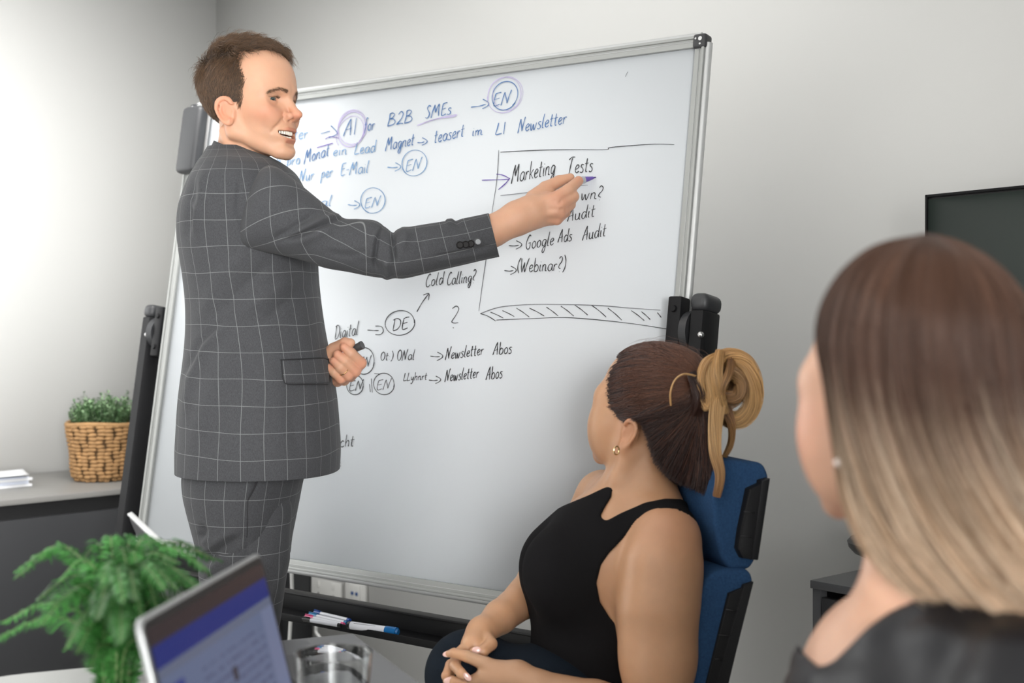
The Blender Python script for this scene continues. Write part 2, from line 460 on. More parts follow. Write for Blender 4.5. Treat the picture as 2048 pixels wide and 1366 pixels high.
# ------------------------------------------------------------------ handwriting (flat ink on the enamel)
G = {
 'a': (.55, ['.5,.42 .3,.5 .1,.38 .05,.15 .2,0 .38,.08 .5,.42', '.5,.45 .47,.12 .58,0']),
 'b': (.5, ['.08,1 .06,.5 .05,.02', '.06,.3 .25,.5 .45,.35 .4,.08 .2,0 .05,.05']),
 'c': (.45, ['.42,.42 .25,.5 .07,.3 .1,.05 .3,0 .44,.08']),
 'd': (.55, ['.45,.42 .25,.5 .07,.3 .12,.03 .3,.02 .46,.3', '.55,1 .48,.4 .5,0']),
 'e': (.45, ['.08,.22 .3,.28 .4,.4 .27,.5 .1,.38 .06,.15 .2,0 .43,.1']),
 'f': (.4, ['.42,.95 .28,1 .2,.7 .15,.1 .08,-.2', '.02,.48 .36,.5']),
 'g': (.52, ['.48,.42 .28,.5 .08,.35 .1,.1 .28,.05 .45,.35', '.48,.45 .42,-.1 .28,-.42 .12,-.35 .2,-.1 .5,.05']),
 'h': (.5, ['.1,1 .05,0', '.06,.25 .25,.5 .4,.4 .38,0']),
 'i': (.22, ['.1,.48 .08,.1 .16,0', '.13,.66 .14,.69']),
 'k': (.48, ['.1,1 .05,0', '.42,.52 .08,.22', '.15,.28 .45,0']),
 'l': (.25, ['.2,1 .08,.4 .07,.05 .2,0']),
 'm': (.8, ['.05,.48 .04,0', '.05,.3 .2,.48 .3,.4 .3,0', '.3,.3 .45,.48 .58,.4 .58,.05 .75,.03']),
 'n': (.52, ['.06,.48 .04,0', '.05,.28 .22,.48 .38,.42 .38,.05 .52,.03']),
 'o': (.48, ['.3,.5 .1,.4 .06,.15 .2,0 .4,.12 .42,.38 .28,.5 .2,.45']),
 'p': (.5, ['.12,.5 .05,0 0,-.42', '.08,.35 .3,.52 .45,.35 .32,.1 .08,.1']),
 'r': (.38, ['.06,.48 .05,0', '.06,.28 .2,.46 .38,.44']),
 's': (.4, ['.38,.45 .2,.5 .1,.38 .3,.22 .32,.05 .15,-.02 .02,.05']),
 't': (.38, ['.2,.85 .14,.3 .15,.03 .3,.02', '.0,.52 .38,.55']),
 'u': (.52, ['.06,.48 .06,.1 .2,0 .38,.15 .42,.48', '.42,.48 .42,.05 .52,0']),
 'w': (.7, ['.05,.48 .1,.02 .2,.02 .33,.4 .4,.02 .5,.04 .66,.48']),
 'y': (.5, ['.06,.48 .1,.15 .25,.1 .42,.45', '.44,.48 .35,-.1 .2,-.4 .05,-.3']),
 'A': (.62, ['0,0 .15,.45 .42,1', '.42,1 .46,.5 .48,0', '.08,.35 .55,.42']),
 'B': (.6, ['.12,1 .1,.5 .02,.02', '.1,.95 .3,1 .45,.85 .3,.6 .12,.55 .4,.5 .55,.25 .4,.05 0,0']),
 'C': (.55, ['.52,.9 .38,1 .15,.75 .05,.35 .15,.03 .35,0 .55,.15']),
 'D': (.65, ['.15,1 .12,.5 .08,.05', '.02,.9 .3,1 .58,.8 .6,.4 .4,.08 .1,0']),
 'E': (.5, ['.12,.9 .06,.4 .08,.03 .25,0 .48,.08', '.1,.5 .42,.55', '.1,.9 .3,.97 .52,.98']),
 'G': (.6, ['.5,.9 .35,1 .12,.7 .05,.3 .2,.02 .42,.05 .5,.4', '.3,.42 .55,.45']),
 'I': (.2, ['.12,1 .08,0']),
 'L': (.5, ['.18,1 .1,.5 .02,.05 .3,.05 .5,.08']),
 'M': (.85, ['0,-.05 .12,.5 .28,.98', '.28,.98 .32,.6 .38,.35', '.38,.35 .5,.7 .68,1', '.68,1 .68,.5 .7,0']),
 'N': (.7, ['0,-.05 .1,.5 .2,.95', '.2,.95 .32,.5 .42,.05', '.42,.05 .5,.5 .66,1.05']),
 'O': (.6, ['.35,1 .1,.8 .05,.3 .25,0 .5,.2 .55,.7 .35,1 .2,.95']),
 'S': (.5, ['.48,.9 .3,1 .15,.8 .3,.55 .4,.3 .25,.02 .02,.08']),
 'T': (.6, ['0,.85 .25,1 .6,1', '.32,.95 .22,.5 .12,0']),
 'W': (.85, ['.08,1 .1,.4 .2,0', '.2,0 .35,.5 .42,.7', '.42,.7 .42,.3 .5,0', '.5,0 .65,.5 .85,1']),
 '2': (.5, ['.08,.8 .25,1 .42,.8 .3,.4 0,0', '0,0 .25,.05 .48,0']),
 '?': (.45, ['.1,.85 .25,1 .42,.85 .35,.6 .15,.4 .12,.2 .3,.12', '.2,-.1 .21,-.07']),
 '(': (.25, ['.3,1.05 .08,.7 .05,.3 .2,-.05']),
 ')': (.3, ['.1,1.1 .28,.7 .25,.2 .05,-.15']),
 '-': (.35, ['.03,.4 .32,.43']), '.': (.15, ['.05,0 .07,.03']), ':': (.2, ['.08,.1 .09,.13', '.1,.4 .11,.43']),
}
M_INKB = mat('blue_marker_ink', (0.045, 0.13, 0.32), 0.6, noise=.3, nscale=60)
M_INKL = mat('light_blue_marker_ink', (0.12, 0.25, 0.45), 0.6, noise=.3, nscale=60)
M_INKK = mat('black_marker_ink', (0.02, 0.021, 0.024), 0.6, noise=.3, nscale=60)
M_INKG = mat('faded_black_ink', (0.15, 0.155, 0.17), 0.6, noise=.3, nscale=60)
M_INKP = mat('purple_marker_ink', (0.12, 0.07, 0.33), 0.6, noise=.3, nscale=60)
M_INKV = mat('faded_purple_ink', (0.42, 0.36, 0.58), 0.6, noise=.3, nscale=60)
def on_board(px, py):
    d = Vector(((px - CX) / F, 1, -(py - HY) / F)); o = Vector((0, 0, CZ))
    return o + d * ((BC - o).dot(BN) / d.dot(BN)) - BN * .0012   # enamel lies a little behind the frame face
class Ink:
    def __init__(s): s.v, s.f, s.n = [], [], 0
    def line(s, pts, w=2.0, sm=True):
        """pts in photo pixels; w in px"""
        p = crom(pts, 5) if (sm and len(pts) > 2) else np.asarray(pts, float)
        L = len(p); wv = []
        for i in range(L):
            t = p[min(i + 1, L - 1)] - p[max(i - 1, 0)]; t = t / (np.hypot(*t) + 1e-9)
            nx, ny = -t[1], t[0]
            ww = w * .5 * (0.82 + 0.18 * math.sin(i * 6.0 / max(6, L) * 2 + s.n * 1.7)) * (0.75 if i in (0, L - 1) else 1)
            wv.append((on_board(p[i][0] + nx * ww, p[i][1] + ny * ww), on_board(p[i][0] - nx * ww, p[i][1] - ny * ww)))
        k = len(s.v)
        for a, c in wv: s.v += [a, c]
        for i in range(L - 1): s.f.append((k + 2 * i, k + 2 * i + 1, k + 2 * i + 3, k + 2 * i + 2))
        s.n += 1; return s
    def word(s, txt, x0, y0, x1, y1, cap, w=2.0, slant=.10):
        tot = sum(G[c][0] + .07 if c != ' ' else .4 for c in txt)
        ux, uy = (x1 - x0) / tot, (y1 - y0) / tot; x = 0
        for c in txt:
            if c == ' ': x += .4; continue
            gw, st = G[c]
            for q in st:
                pp = [tuple(map(float, a.split(','))) for a in q.split()]
                s.line([(x0 + (x + a) * ux + bb * cap * slant, y0 + (x + a) * uy - bb * cap) for a, bb in pp], w)
            x += gw + .07
        return s
    def ring(s, cx, cy, rx, ry, rot=0, w=1.8, a0=0, a1=6.6, n=22):
        c, d = math.cos(rot), math.sin(rot); pts = []
        for i in range(n + 1):
            a = a0 + (a1 - a0) * i / n; k = 1 + .03 * math.sin(a * 1.7)
            x, y = rx * k * math.cos(a), ry * k * math.sin(a)
            pts.append((cx + x * c - y * d, cy + x * d + y * c))
        return s.line(pts, w)
    def arrow(s, x0, y0, x1, y1, hs=9, w=2.0):
        s.line([(x0, y0), ((x0 + x1) / 2, (y0 + y1) / 2 + 1), (x1 - 3, y1)], w)
        return s.line([(x1 - hs * .9, y1 - hs), (x1 + 2, y1 - hs * .35), (x1 + 1, y1 + hs * .3), (x1 - hs, y1 + hs * .9)], w)
    def put(s, m): return mesh_np('handwriting', s.v, s.f, m, wb, False)
I = Ink
I().word('ter', 586, 279, 616, 276, 25, 1.9).put(M_INKL)
I().line([(641, 267), (659, 262)]).line([(661, 251), (671, 261), (673, 268), (657, 275)]).put(M_INKB)
I().line([(633, 295), (665, 286)], 2.6).line([(650, 278), (660, 273), (677, 276)], 1.8).put(M_INKP)
I().ring(702, 258, 27, 35, .35, 2.2).ring(704, 254, 29, 34, .30, 1.6, 1, 7).ring(699, 266, 26, 35, .45, 1.4, 2, 6.5).put(M_INKV)
I().word('AI', 686, 272, 713, 268, 33, 2.0).put(M_INKB)
I().word('for', 727, 262, 749, 259, 26, 2.0).put(M_INKB)
I().word('B2B', 774, 252, 826, 243, 25, 2.2).put(M_INKB)
I().word('SMEs', 849, 237, 903, 227, 25, 2.2).put(M_INKB)
I().line([(833, 251), (860, 241), (890, 233), (912, 229), (905, 233), (880, 236), (850, 244)], 2.0).put(M_INKV)
I().arrow(941, 214, 974, 208, 10).put(M_INKB)
I().ring(1008, 190, 33, 36, .5, 1.6, 2.4, 8.9).ring(1015, 187, 31, 33, .2, 1.0, 2, 8).put(M_INKV)
I().ring(1009, 191, 25, 29, .55, 2.0).word('EN', 985, 212, 1023, 206, 26, 2.0).put(M_INKB)
I().word('h', 551, 333, 562, 330, 22, 2.0).put(M_INKL)
I().word('pro', 572, 332, 600, 327, 24, 2.0).put(M_INKL)
I().word('Monat', 607, 327, 658, 310, 27, 2.0).put(M_INKB)
I().word('ein', 665, 312, 694, 308, 22, 1.8).put(M_INKL)
I().word('Lead', 708, 309, 751, 303, 24, 2.0).put(M_INKL)
I().word('Magnet', 770, 301, 828, 289, 26, 2.0).put(M_INKB)
I().arrow(834, 285, 851, 283, 8).put(M_INKB)
I().word('teasert', 867, 286, 928, 272, 28, 2.0).put(M_INKB)
I().word('im', 943, 272, 967, 269, 22, 2.0).put(M_INKB)
I().word('LI', 990, 270, 1011, 267, 24, 2.2).put(M_INKB)
I().word('Newsletter', 1035, 265, 1133, 246, 28, 2.0).put(M_INKB)
I().word('Nur', 597, 364, 628, 358, 24, 1.9).put(M_INKL)
I().word('per', 641, 357, 665, 352, 24, 1.9).put(M_INKL)
I().word('E-Mail', 680, 351, 737, 345, 25, 1.9).put(M_INKL)
I().arrow(774, 334, 798, 334, 9).put(M_INKL)
I().ring(828, 326, 25, 26, .6, 1.7, 1.6, 8.4).word('EN', 810, 343, 844, 337, 23, 1.9).put(M_INKL)
I().word('ial', 632, 414, 664, 411, 22, 1.8).put(M_INKL)
I().arrow(695, 409, 716, 410, 9).put(M_INKL)
I().ring(745, 401, 25, 25, .3, 1.8, 1.6, 8.2).word('EN', 728, 416, 762, 411, 20, 1.9).put(M_INKL)
# boxed list, black
I().line([(997, 300), (993, 360), (984, 420), (974, 500), (964, 570), (957, 622)], 1.6).put(M_INKG)
I().line([(1000, 304), (1080, 300), (1150, 299), (1212, 299), (1218, 295), (1260, 291), (1310, 288), (1348, 289)], 1.6).put(M_INKK)
I().line([(1000, 391), (1060, 384), (1120, 374), (1175, 370)], 1.4).put(M_INKG)
I().line([(963, 360), (1000, 359), (1017, 358)], 2).line([(992, 348), (1005, 350), (1019, 357)], 2.2).line([(996, 379), (1010, 367), (1019, 356)], 2.4).put(M_INKP)
I().word('Marketing', 1022, 366, 1110, 347, 36, 2.2).put(M_INKK)
I().word('Tests', 1135, 347, 1186, 342, 32, 2.2).put(M_INKK)
I().word('wn?', 1161, 399, 1206, 397, 26, 2.0).put(M_INKK)
I().word('Audit', 1134, 443, 1190, 432, 27, 2.0).put(M_INKK)
I().arrow(1017, 491, 1040, 490, 9).put(M_INKK)
I().word('Google', 1050, 499, 1108, 489, 28, 2.0).put(M_INKK)
I().word('Ads', 1115, 485, 1144, 481, 26, 2.0).put(M_INKK)
I().word('Audit', 1164, 481, 1212, 471, 28, 2.0).put(M_INKK)
I().arrow(1008, 541, 1029, 541, 9).put(M_INKK)
I().word('(Webinar?)', 1033, 545, 1131, 540, 28, 2.0).put(M_INKK)
I().line([(960, 627), (1000, 614), (1060, 609), (1130, 609), (1200, 611), (1260, 616), (1320, 620)], 1.8).put(M_INKG)
I().line([(960, 627), (975, 632), (991, 642)], 1.8).line([(992, 640), (1060, 637), (1130, 635), (1200, 640), (1270, 648), (1341, 659)], 1.6).put(M_INKK)
hk = I()
for x, y, dx, dy in ((980, 624, 26, 12), (1004, 621, 24, 12), (1032, 616, 26, 18), (1058, 616, 30, 16), (1092, 614, 24, 18), (1121, 612, 26, 20), (1149, 610, 26, 20), (1182, 610, 30, 24), (1215, 616, 28, 24), (1262, 621, 26, 20), (1282, 623, 18, 16), (1314, 625, 8, 10)):
    hk.line([(x, y), (x + dx * .5, y + dy * .45), (x + dx, y + dy)], 1.8)
hk.put(M_INKK)
I().word('Cold', 850, 574, 887, 567, 25, 2.0).put(M_INKK)
I().word('Calling?', 893, 570, 951, 563, 25, 2.0).put(M_INKK)
I().line([(833, 624), (843, 606), (856, 588)], 2.2).line([(846, 590), (857, 587), (856, 600)], 2.2).put(M_INKK)
I().word('Digital', 668, 679, 716, 669, 28, 1.9).put(M_INKK)
I().line([(734, 660), (748, 661), (757, 661)]).line([(750, 652), (762, 653), (766, 662), (760, 669), (750, 669)]).put(M_INKK)
I().ring(799, 646, 30, 24, -.25, 2.0).word('DE', 783, 662, 817, 657, 24, 2.2).put(M_INKK)
I().line([(904, 617), (912, 612), (917, 618), (910, 632), (903, 643), (908, 646), (916, 645)], 2.0).line([(905, 655), (907, 656)], 2.4).put(M_INKK)
I().ring(727, 722, 21, 26, .1, 2.0).word('EN', 716, 737, 742, 733, 22, 1.9).put(M_INKK)
I().word('0t:)'.replace('0', 'O'), 760, 721, 786, 720, 17, 1.9).put(M_INKK)
I().word('ONal', 793, 721, 829, 719, 21, 2.0).put(M_INKK)
I().arrow(860, 712, 882, 713, 9).put(M_INKK)
I().word('Newsletter', 890, 719, 967, 709, 24, 2.0).put(M_INKK)
I().word('Abos', 985, 710, 1024, 706, 25, 2.0).put(M_INKK)
I().ring(709, 770, 17, 19, .1, 2.0).word('EN', 697, 782, 727, 779, 20, 2.0).put(M_INKK)
I().ring(767, 768, 21, 21, 0, 2.0).word('EN', 752, 780, 783, 777, 20, 1.6).put(M_INKK)
I().line([(738, 768), (740, 784)]).line([(742, 757), (744, 785)]).line([(748, 747), (761, 748)]).line([(709, 748), (715, 752)]).put(M_INKK)
I().word('LLyhnrt', 806, 762, 854, 759, 16, 1.8).put(M_INKK)
I().arrow(857, 760, 878, 760, 8).put(M_INKK)
I().word('Newsletter', 889, 763, 957, 755, 24, 2.0).put(M_INKK)
I().word('Abos', 971, 760, 1005, 755, 26, 2.0).put(M_INKK)
I().word('sicht', 664, 895, 708, 892, 24, 2.2).put(M_INKK)
I().word('n', 672, 934, 682, 932, 20, 1.8).put(M_INKG)
I().word('A', 368, 756, 380, 750, 28, 1.2).put(M_INKG)
I().line([(1250, 153), (1255, 143)], 1.2).put(M_INKG)
I().line([(661, 1), (660, 2)], .1) if False else None
# dark wiper hanging at the board's upper left corner
er = empty('board_eraser', BP(-w2 + .045, h2 - .10, .01), 'dark grey rectangular board wiper clipped at the upper left corner of the whiteboard', 'eraser')
b = BM(); b.box(BP(-w2 + .046, h2 - .108, .0285), .078, .185, .036, ax_b, .014, 4); b.out('eraser_body', M_DGREY, er)
b = BM(); b.box(BP(-w2 + .046, h2 - .108, .0085), .080, .175, .005, ax_b, .002); b.out('felt_pad', mat('felt', (.3, .3, .3), .95, bump=.4, bscale=500), er)
# ================================================================== people: head field shared by all three, in head space
# head space: x forward, y to the subject's left, z up; origin between the ear canals at eye height
def head_field(p, smile=True, ears=True, fem=False):
    x, y, z = p[:, 0], p[:, 1], p[:, 2]
    ay = np.abs(y)
    q = np.stack([x, ay, z], 1)                    # mirrored
    d = s_ell(p, (-.006, 0, .036), (.094, .0765, .083))
    d = smin(d, s_ell(p, (.036, 0, .038), (.064, .062, .062)), .03)
    d = smin(d, s_ell(p, (.045, 0, -.022), (.054, .060, .075)), .03)
    d = smin(d, s_ell(p, (.048, 0, -.064), (.050, .041, .040)), .03)
    d = smin(d, s_cap(q, (.008, .053, -.064), (.080, .017, -.1015), .0115, .0125), .014)   # jaw
    d = smin(d, s_cap(q, (-.002, .056, -.020), (.008, .051, -.062), .018, .015), .02)
    d = smin(d, s_ell(p, (.086 if fem else .092, 0, -.096 if fem else -.102), (.017, .021, .016)), .016)                       # chin
    d = smin(d, s_ell(q, (.067, .042, -.026), (.025, .021, .019)), .02)                     # cheek
    d = smin(d, s_cap(q, (.089, .010, .019), (.068, .047, .016), .0125, .010), .014)        # brow ridge
    d = smin(d, s_ell(p, (.080, 0, -.068), (.0255, .030, .024)), .014)                       # muzzle
    d = smax(d, -s_ell(q, (.102, .033, -.003), (.021, .021, .015)), .012)                   # eye socket
    # eyeball bulge with lids
    e = s_sph(q, (.0735, .032, -.001), .0148)
    d = smin(d, e, .006)
    # nose
    pn = p + A3((.006, 0, 0)) if fem else p; qn = q + A3((.006, 0, 0)) if fem else q
    n = s_cap(pn, (.094, 0, .006), (.113, 0, -.026), .0068, .0085)
    n = smin(n, s_ell(pn, (.1185, 0, -.0305), (.0105, .0095, .0085)), .007)
    n = smin(n, s_ell(qn, (.1055, .0135, -.0345), (.0110, .0066, .0078)), .005)
    n = smin(n, s_cap(pn, (.100, 0, -.040), (.110, 0, -.037), .006, .006), .006)
    d = smin(d, n, .0065)
    d = smax(d, -s_chain(q, [(.101, .0205, -.026), (.0955, .0205, -.034), (.099, .0185, -.0425)], [.0016, .0020, .0014], .001), .003)
    d = smax(d, -s_ell(q, (.109, .0065, -.0425), (.0055, .003, .0045)), .003)
    if smile:
        # nasolabial fold and cheek lift
        d = smin(d, s_ell(q, (.081, .033, -.040), (.014, .012, .014)), .014)
        f = s_chain(q, [(.104, .020, -.036), (.099, .029, -.048), (.090, .0365, -.060), (.084, .038, -.067)], [.0022, .0026, .0020, .0008], .002)
        d = smax(d, -f, .005)
        # lips open in a smile: crescent opening along the dental arch
        up = s_chain(q, [(.1060, 0, -.0600), (.1030, .012, -.0603), (.0920, .024, -.0608), (.0820, .0315, -.0610)], [.0036, .0036, .0028, .0016], .004)
        lo = s_chain(q, [(.1025, 0, -.0815), (.0995, .012, -.0798), (.0905, .024, -.0722), (.0820, .0315, -.0635)], [.0044, .0042, .0030, .0016], .004)
        d = smin(smin(d, up, .005), lo, .006)
        opn = np.maximum(s_ell(q, (.098, 0, -.0640), (.028, .0300, .0130)), z + .0632)
        d = smax(d, -opn, .0018)
    else:
        up = s_chain(q, [(.1055, 0, -.0605), (.099, .012, -.061), (.088, .022, -.0635)], [.0055, .0048, .002], .004)
        lo = s_chain(q, [(.1035, 0, -.0695), (.098, .012, -.0685), (.088, .022, -.0650)], [.0062, .005, .002], .004)
        d = smin(smin(d, up, .006), lo, .006)
        d = smax(d, -s_chain(q, [(.113, 0, -.0650), (.104, .014, -.0650), (.091, .023, -.0645)], [.0012, .0012, .001], .001), .002)
    d = smax(d, -s_ell(p, (.111, 0, -.0890), (.010, .016, .005)), .008)                     # under the lip
    # eye slit
    sl = s_ell(q, (.0880, .0325, -.0020), (.0090, .0140, .0026))
    d = smax(d, -sl, .0014)
    cr = s_chain(q, [(.0885, .020, .0035), (.0895, .032, .0070), (.0800, .046, .0030)], [.0012, .0012, .001], .001)
    d = smax(d, -cr, .003)
    if fem:
        d = smin(d, s_ell(q, (.074, .040, .010), (.026, .024, .022)), .02)
        d = smin(d, s_ell(q, (.060, .038, -.048), (.036, .032, .046)), .03)
    if ears:
        d = smin(d, ear_field(q - A3((-.010, 0, -.003)) if fem else q, .12 if fem else .40), .004)
    return d

def ear_field(q, fl=.40):
    """outer ear on +y side in mirrored space; plane tilted"""
    c = A3((.004, .0775, -.026))
    r = (q - c) / .86
    th = math.radians(14); ct, st = math.cos(th), math.sin(th)
    u = r[:, 0] * ct + r[:, 2] * st                # forward axis of the ear
    w = -r[:, 0] * st + r[:, 2] * ct               # long axis
    v = r[:, 1] + u * fl
    # helix: ring along an egg-shaped outline
    k = np.where(w > 0, 1.0, 1.25)
    ru = .0165 + .004 * np.clip(w / .03, -1, 1)
    rho = np.sqrt((u / ru) ** 2 + (w / .029) ** 2)
    ring = np.sqrt(((rho - 1) * .0165) ** 2 + (v - .0028) ** 2) - .0034
    ring = np.where((u > .008) & (w < .010), ring + .006, ring)
    plate = np.maximum(np.abs(v + .0068) - .0024, (rho - 1.10) * .017)
    d = smin(ring, plate, .004)
    ah = np.sqrt(((np.sqrt(((u + .0005) / .0105) ** 2 + ((w - .001) / .019) ** 2) - 1) * .0105) ** 2 + (v + .0022) ** 2) - .0032
    ah = np.where(u > .004, ah + .004, ah)
    d = smin(d, ah, .003)
    lobe = np.sqrt(((u - .003) / 1.05) ** 2 + ((w + .0265) / 1.1) ** 2 + ((v + .001) * 1.7) ** 2) - .0078
    d = smin(d, lobe, .005)
    trag = np.sqrt((u - .0135) ** 2 + ((w + .004) * .7) ** 2 + (v + .003) ** 2) - .0042
    d = smin(d, trag, .004)
    conc = np.sqrt(((u - .006) / 1.0) ** 2 + ((w + .004) / 1.5) ** 2 + ((v - .001) / .9) ** 2) - .0078
    d = smax(d, -conc, .002)
    root = np.sqrt(((u - .004) / 1.0) ** 2 + ((w) / 1.9) ** 2 + ((r[:, 1] + .010) / 1.0) ** 2) - .010
    return smin(d, np.maximum(root, v + .003), .004) * .86

def skin_material(name, col, rough=.56):
    m = bpy.data.materials.new(name); m.use_nodes = True; nt = m.node_tree; b = nt.nodes['Principled BSDF']
    at = nt.nodes.new('ShaderNodeAttribute'); at.attribute_name = 'tint'
    tc = nt.nodes.new('ShaderNodeTexCoord')
    n = nt.nodes.new('ShaderNodeTexNoise'); n.inputs['Scale'].default_value = 38; n.inputs['Detail'].default_value = 5
    nt.links.new(tc.outputs['Object'], n.inputs['Vector'])
    m1 = nt.nodes.new('ShaderNodeMix'); m1.data_type = 'RGBA'
    m1.inputs['A'].default_value = tuple(c * .90 for c in col) + (1,)
    m1.inputs['B'].default_value = tuple(min(1, c * 1.08) for c in col) + (1,)
    nt.links.new(n.outputs['Fac'], m1.inputs['Factor'])
    m2 = nt.nodes.new('ShaderNodeMix'); m2.data_type = 'RGBA'; m2.blend_type = 'MULTIPLY'; m2.inputs['Factor'].default_value = 1
    nt.links.new(m1.outputs['Result'], m2.inputs['A']); nt.links.new(at.outputs['Color'], m2.inputs['B'])
    nt.links.new(m2.outputs['Result'], b.inputs['Base Color'])
    b.inputs['Roughness'].default_value = rough
    b.inputs['Subsurface Weight'].default_value = .18
    b.inputs['Subsurface Radius'].default_value = (.010, .004, .002)
    b.inputs['Subsurface Scale'].default_value = .8
    n2 = nt.nodes.new('ShaderNodeTexNoise'); n2.inputs['Scale'].default_value = 420; n2.inputs['Detail'].default_value = 3
    nt.links.new(tc.outputs['Object'], n2.inputs['Vector'])
    bp = nt.nodes.new('ShaderNodeBump'); bp.inputs['Strength'].default_value = .12; bp.inputs['Distance'].default_value = .001
    nt.links.new(n2.outputs['Fac'], bp.inputs['Height']); nt.links.new(bp.outputs['Normal'], b.inputs['Normal'])
    return m

def gauss(p, c, r): 
    d = (p - A3(c)) / A3(r); return np.exp(-np.einsum('ij,ij->i', d, d))

def hair_material(name, root, tip, rough=.42, var=.35, t0=.0, t1=1.0, spec=.35):
    m = bpy.data.materials.new(name); m.use_nodes = True; nt = m.node_tree; b = nt.nodes['Principled BSDF']
    hi = nt.nodes.new('ShaderNodeHairInfo')
    mr = nt.nodes.new('ShaderNodeMapRange'); mr.inputs['From Min'].default_value = t0; mr.inputs['From Max'].default_value = t1
    nt.links.new(hi.outputs['Intercept'], mr.inputs['Value'])
    mx = nt.nodes.new('ShaderNodeMix'); mx.data_type = 'RGBA'
    mx.inputs['A'].default_value = root + (1,); mx.inputs['B'].default_value = tip + (1,)
    nt.links.new(mr.outputs['Result'], mx.inputs['Factor'])
    hs = nt.nodes.new('ShaderNodeHueSaturation')
    mr2 = nt.nodes.new('ShaderNodeMapRange'); mr2.inputs['To Min'].default_value = 1 - var; mr2.inputs['To Max'].default_value = 1 + var
    nt.links.new(hi.outputs['Random'], mr2.inputs['Value']); nt.links.new(mr2.outputs['Result'], hs.inputs['Value'])
    nt.links.new(mx.outputs['Result'], hs.inputs['Color']); nt.links.new(hs.outputs['Color'], b.inputs['Base Color'])
    b.inputs['Roughness'].default_value = rough; b.inputs['Specular IOR Level'].default_value = spec
    return m

class HeadFrame:
    def __init__(s, origin, yaw, pitch=0, roll=0, scale=1.0):
        """yaw: degrees the face turns from +X towards the camera (-Y)"""
        a = math.radians(yaw)
        f = Vector((math.cos(a), -math.sin(a), 0)); l = Vector((math.sin(a), math.cos(a), 0)); u = Vector((0, 0, 1))
        p = math.radians(pitch); f, u = f * math.cos(p) - u * math.sin(p), u * math.cos(p) + f * math.sin(p)   # + = looks down
        r = math.radians(roll); l, u = l * math.cos(r) + u * math.sin(r), u * math.cos(r) - l * math.sin(r)
        s.o = np.array(origin, float); s.R = np.array([f, l, u]).T; s.k = scale     # columns = axes
    def w(s, v): return s.o + (np.asarray(v, float) * s.k) @ s.R.T
    def l(s, v): return ((np.asarray(v, float) - s.o) @ s.R) / s.k
# ================================================================== the man: head
M_SKIN = skin_material('fair_skin', (0.55, 0.305, 0.195))
HF = HeadFrame(P(494, 206, 2.91), 24, 0, 0, 1.055)
man_origin = Vector((P(500, 300, 2.92).x, 2.92, 0))
def man_head_f(p):
    d = head_field(p)
    neck = s_chain(p, [(-.012, 0, -.02), (-.010, 0, -.10), (-.030, .0, -.20)], [.044, .046, .058], .02)
    neck = smin(neck, s_cap(np.stack([p[:, 0], np.abs(p[:, 1]), p[:, 2]], 1), (-.022, .046, -.060), (.018, .020, -.17), .010, .010), .010)
    d = smin(d, neck, .010)
    return d
hv, hq = nets(man_head_f, (-.14, -.12, -.20), (.145, .12, .14), .0021)
def man_tint(v):
    """pigment: cheek flush, lips, ears, shaved-jaw tone"""
    q = np.stack([v[:, 0], np.abs(v[:, 1]), v[:, 2]], 1).astype(np.float32)
    c = np.ones((len(v), 3))
    def mixin(w, col):
        w = w[:, None]; return c * (1 - w) + c * np.array(col) * w
    c = mixin(np.clip(gauss(q, (.075, .045, -.030), (.030, .03, .020)) * .8, 0, 1), (1.0, .72, .68))
    c = mixin(np.clip(gauss(q, (.118, .0, -.032), (.022, .022, .014)) * .75, 0, 1), (.98, .68, .64))
    c = mixin(np.clip(gauss(q, (.002, .083, -.026), (.03, .016, .04)) * .9, 0, 1), (1.03, .74, .68))
    lip = np.minimum(s_chain(q, [(.1070, 0, -.0600), (.1040, .012, -.0603), (.093, .024, -.0606), (.083, .0315, -.061)], [.0034, .0032, .0026, .0012], .003),
                     s_chain(q, [(.1035, 0, -.0820), (.1005, .012, -.0803), (.0915, .024, -.0725), (.083, .0315, -.0635)], [.0042, .0040, .0026, .0012], .003))
    c = mixin(np.clip(1 - (lip - .0005) / .002, 0, 1) * .9, (.80, .55, .52))
    c = mixin(np.clip(gauss(q, (.085, .02, -.075), (.05, .05, .025)) * .35, 0, 1), (.88, .86, .80))
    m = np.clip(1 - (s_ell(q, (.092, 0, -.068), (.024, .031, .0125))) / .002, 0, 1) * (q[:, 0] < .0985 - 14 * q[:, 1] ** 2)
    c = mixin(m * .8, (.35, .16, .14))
    return np.concatenate([c, np.ones((len(v), 1))], 1)
man_parts = [(HF.w(hv), hq)]
man_tints = [man_tint(hv)]
# ================================================================== the man: hands (traced joints) and body core
def J(px, py, Y, rp):
    """joint in world space with a radius given in photo px at that distance"""
    return P(px, py, Y), rp * Y / F
def chain(p, js, k=.004):
    return s_chain(p, [j[0] for j in js], [j[1] for j in js], k)

RH = dict(
    fore=[J(940, 486, 2.815, 30), J(985, 462, 2.825, 31), J(1035, 436, 2.838, 33.5), J(1062, 424, 2.845, 33)],
    thumb=[J(1070, 398, 2.862, 20), J(1092, 377, 2.882, 14.5), J(1118, 362, 2.892, 11), J(1141, 354.5, 2.895, 8.0)],
    index=[J(1080, 410, 2.845, 17), J(1113, 397, 2.838, 14.5), J(1138, 379, 2.846, 12), J(1157, 362, 2.866, 10.0)],
    middle=[J(1080, 416, 2.845, 17), J(1119, 411, 2.838, 14.5), J(1146, 393, 2.852, 12), J(1142, 388, 2.880, 9)],
    ring=[J(1080, 425, 2.845, 17), J(1120, 425, 2.842, 13.5), J(1140, 409, 2.858, 11), J(1134, 400, 2.884, 8.5)],
    pinky=[J(1078, 432, 2.850, 16), J(1113, 438, 2.850, 12), J(1131, 425, 2.866, 9.5), J(1126, 414, 2.884, 7.5)],
)
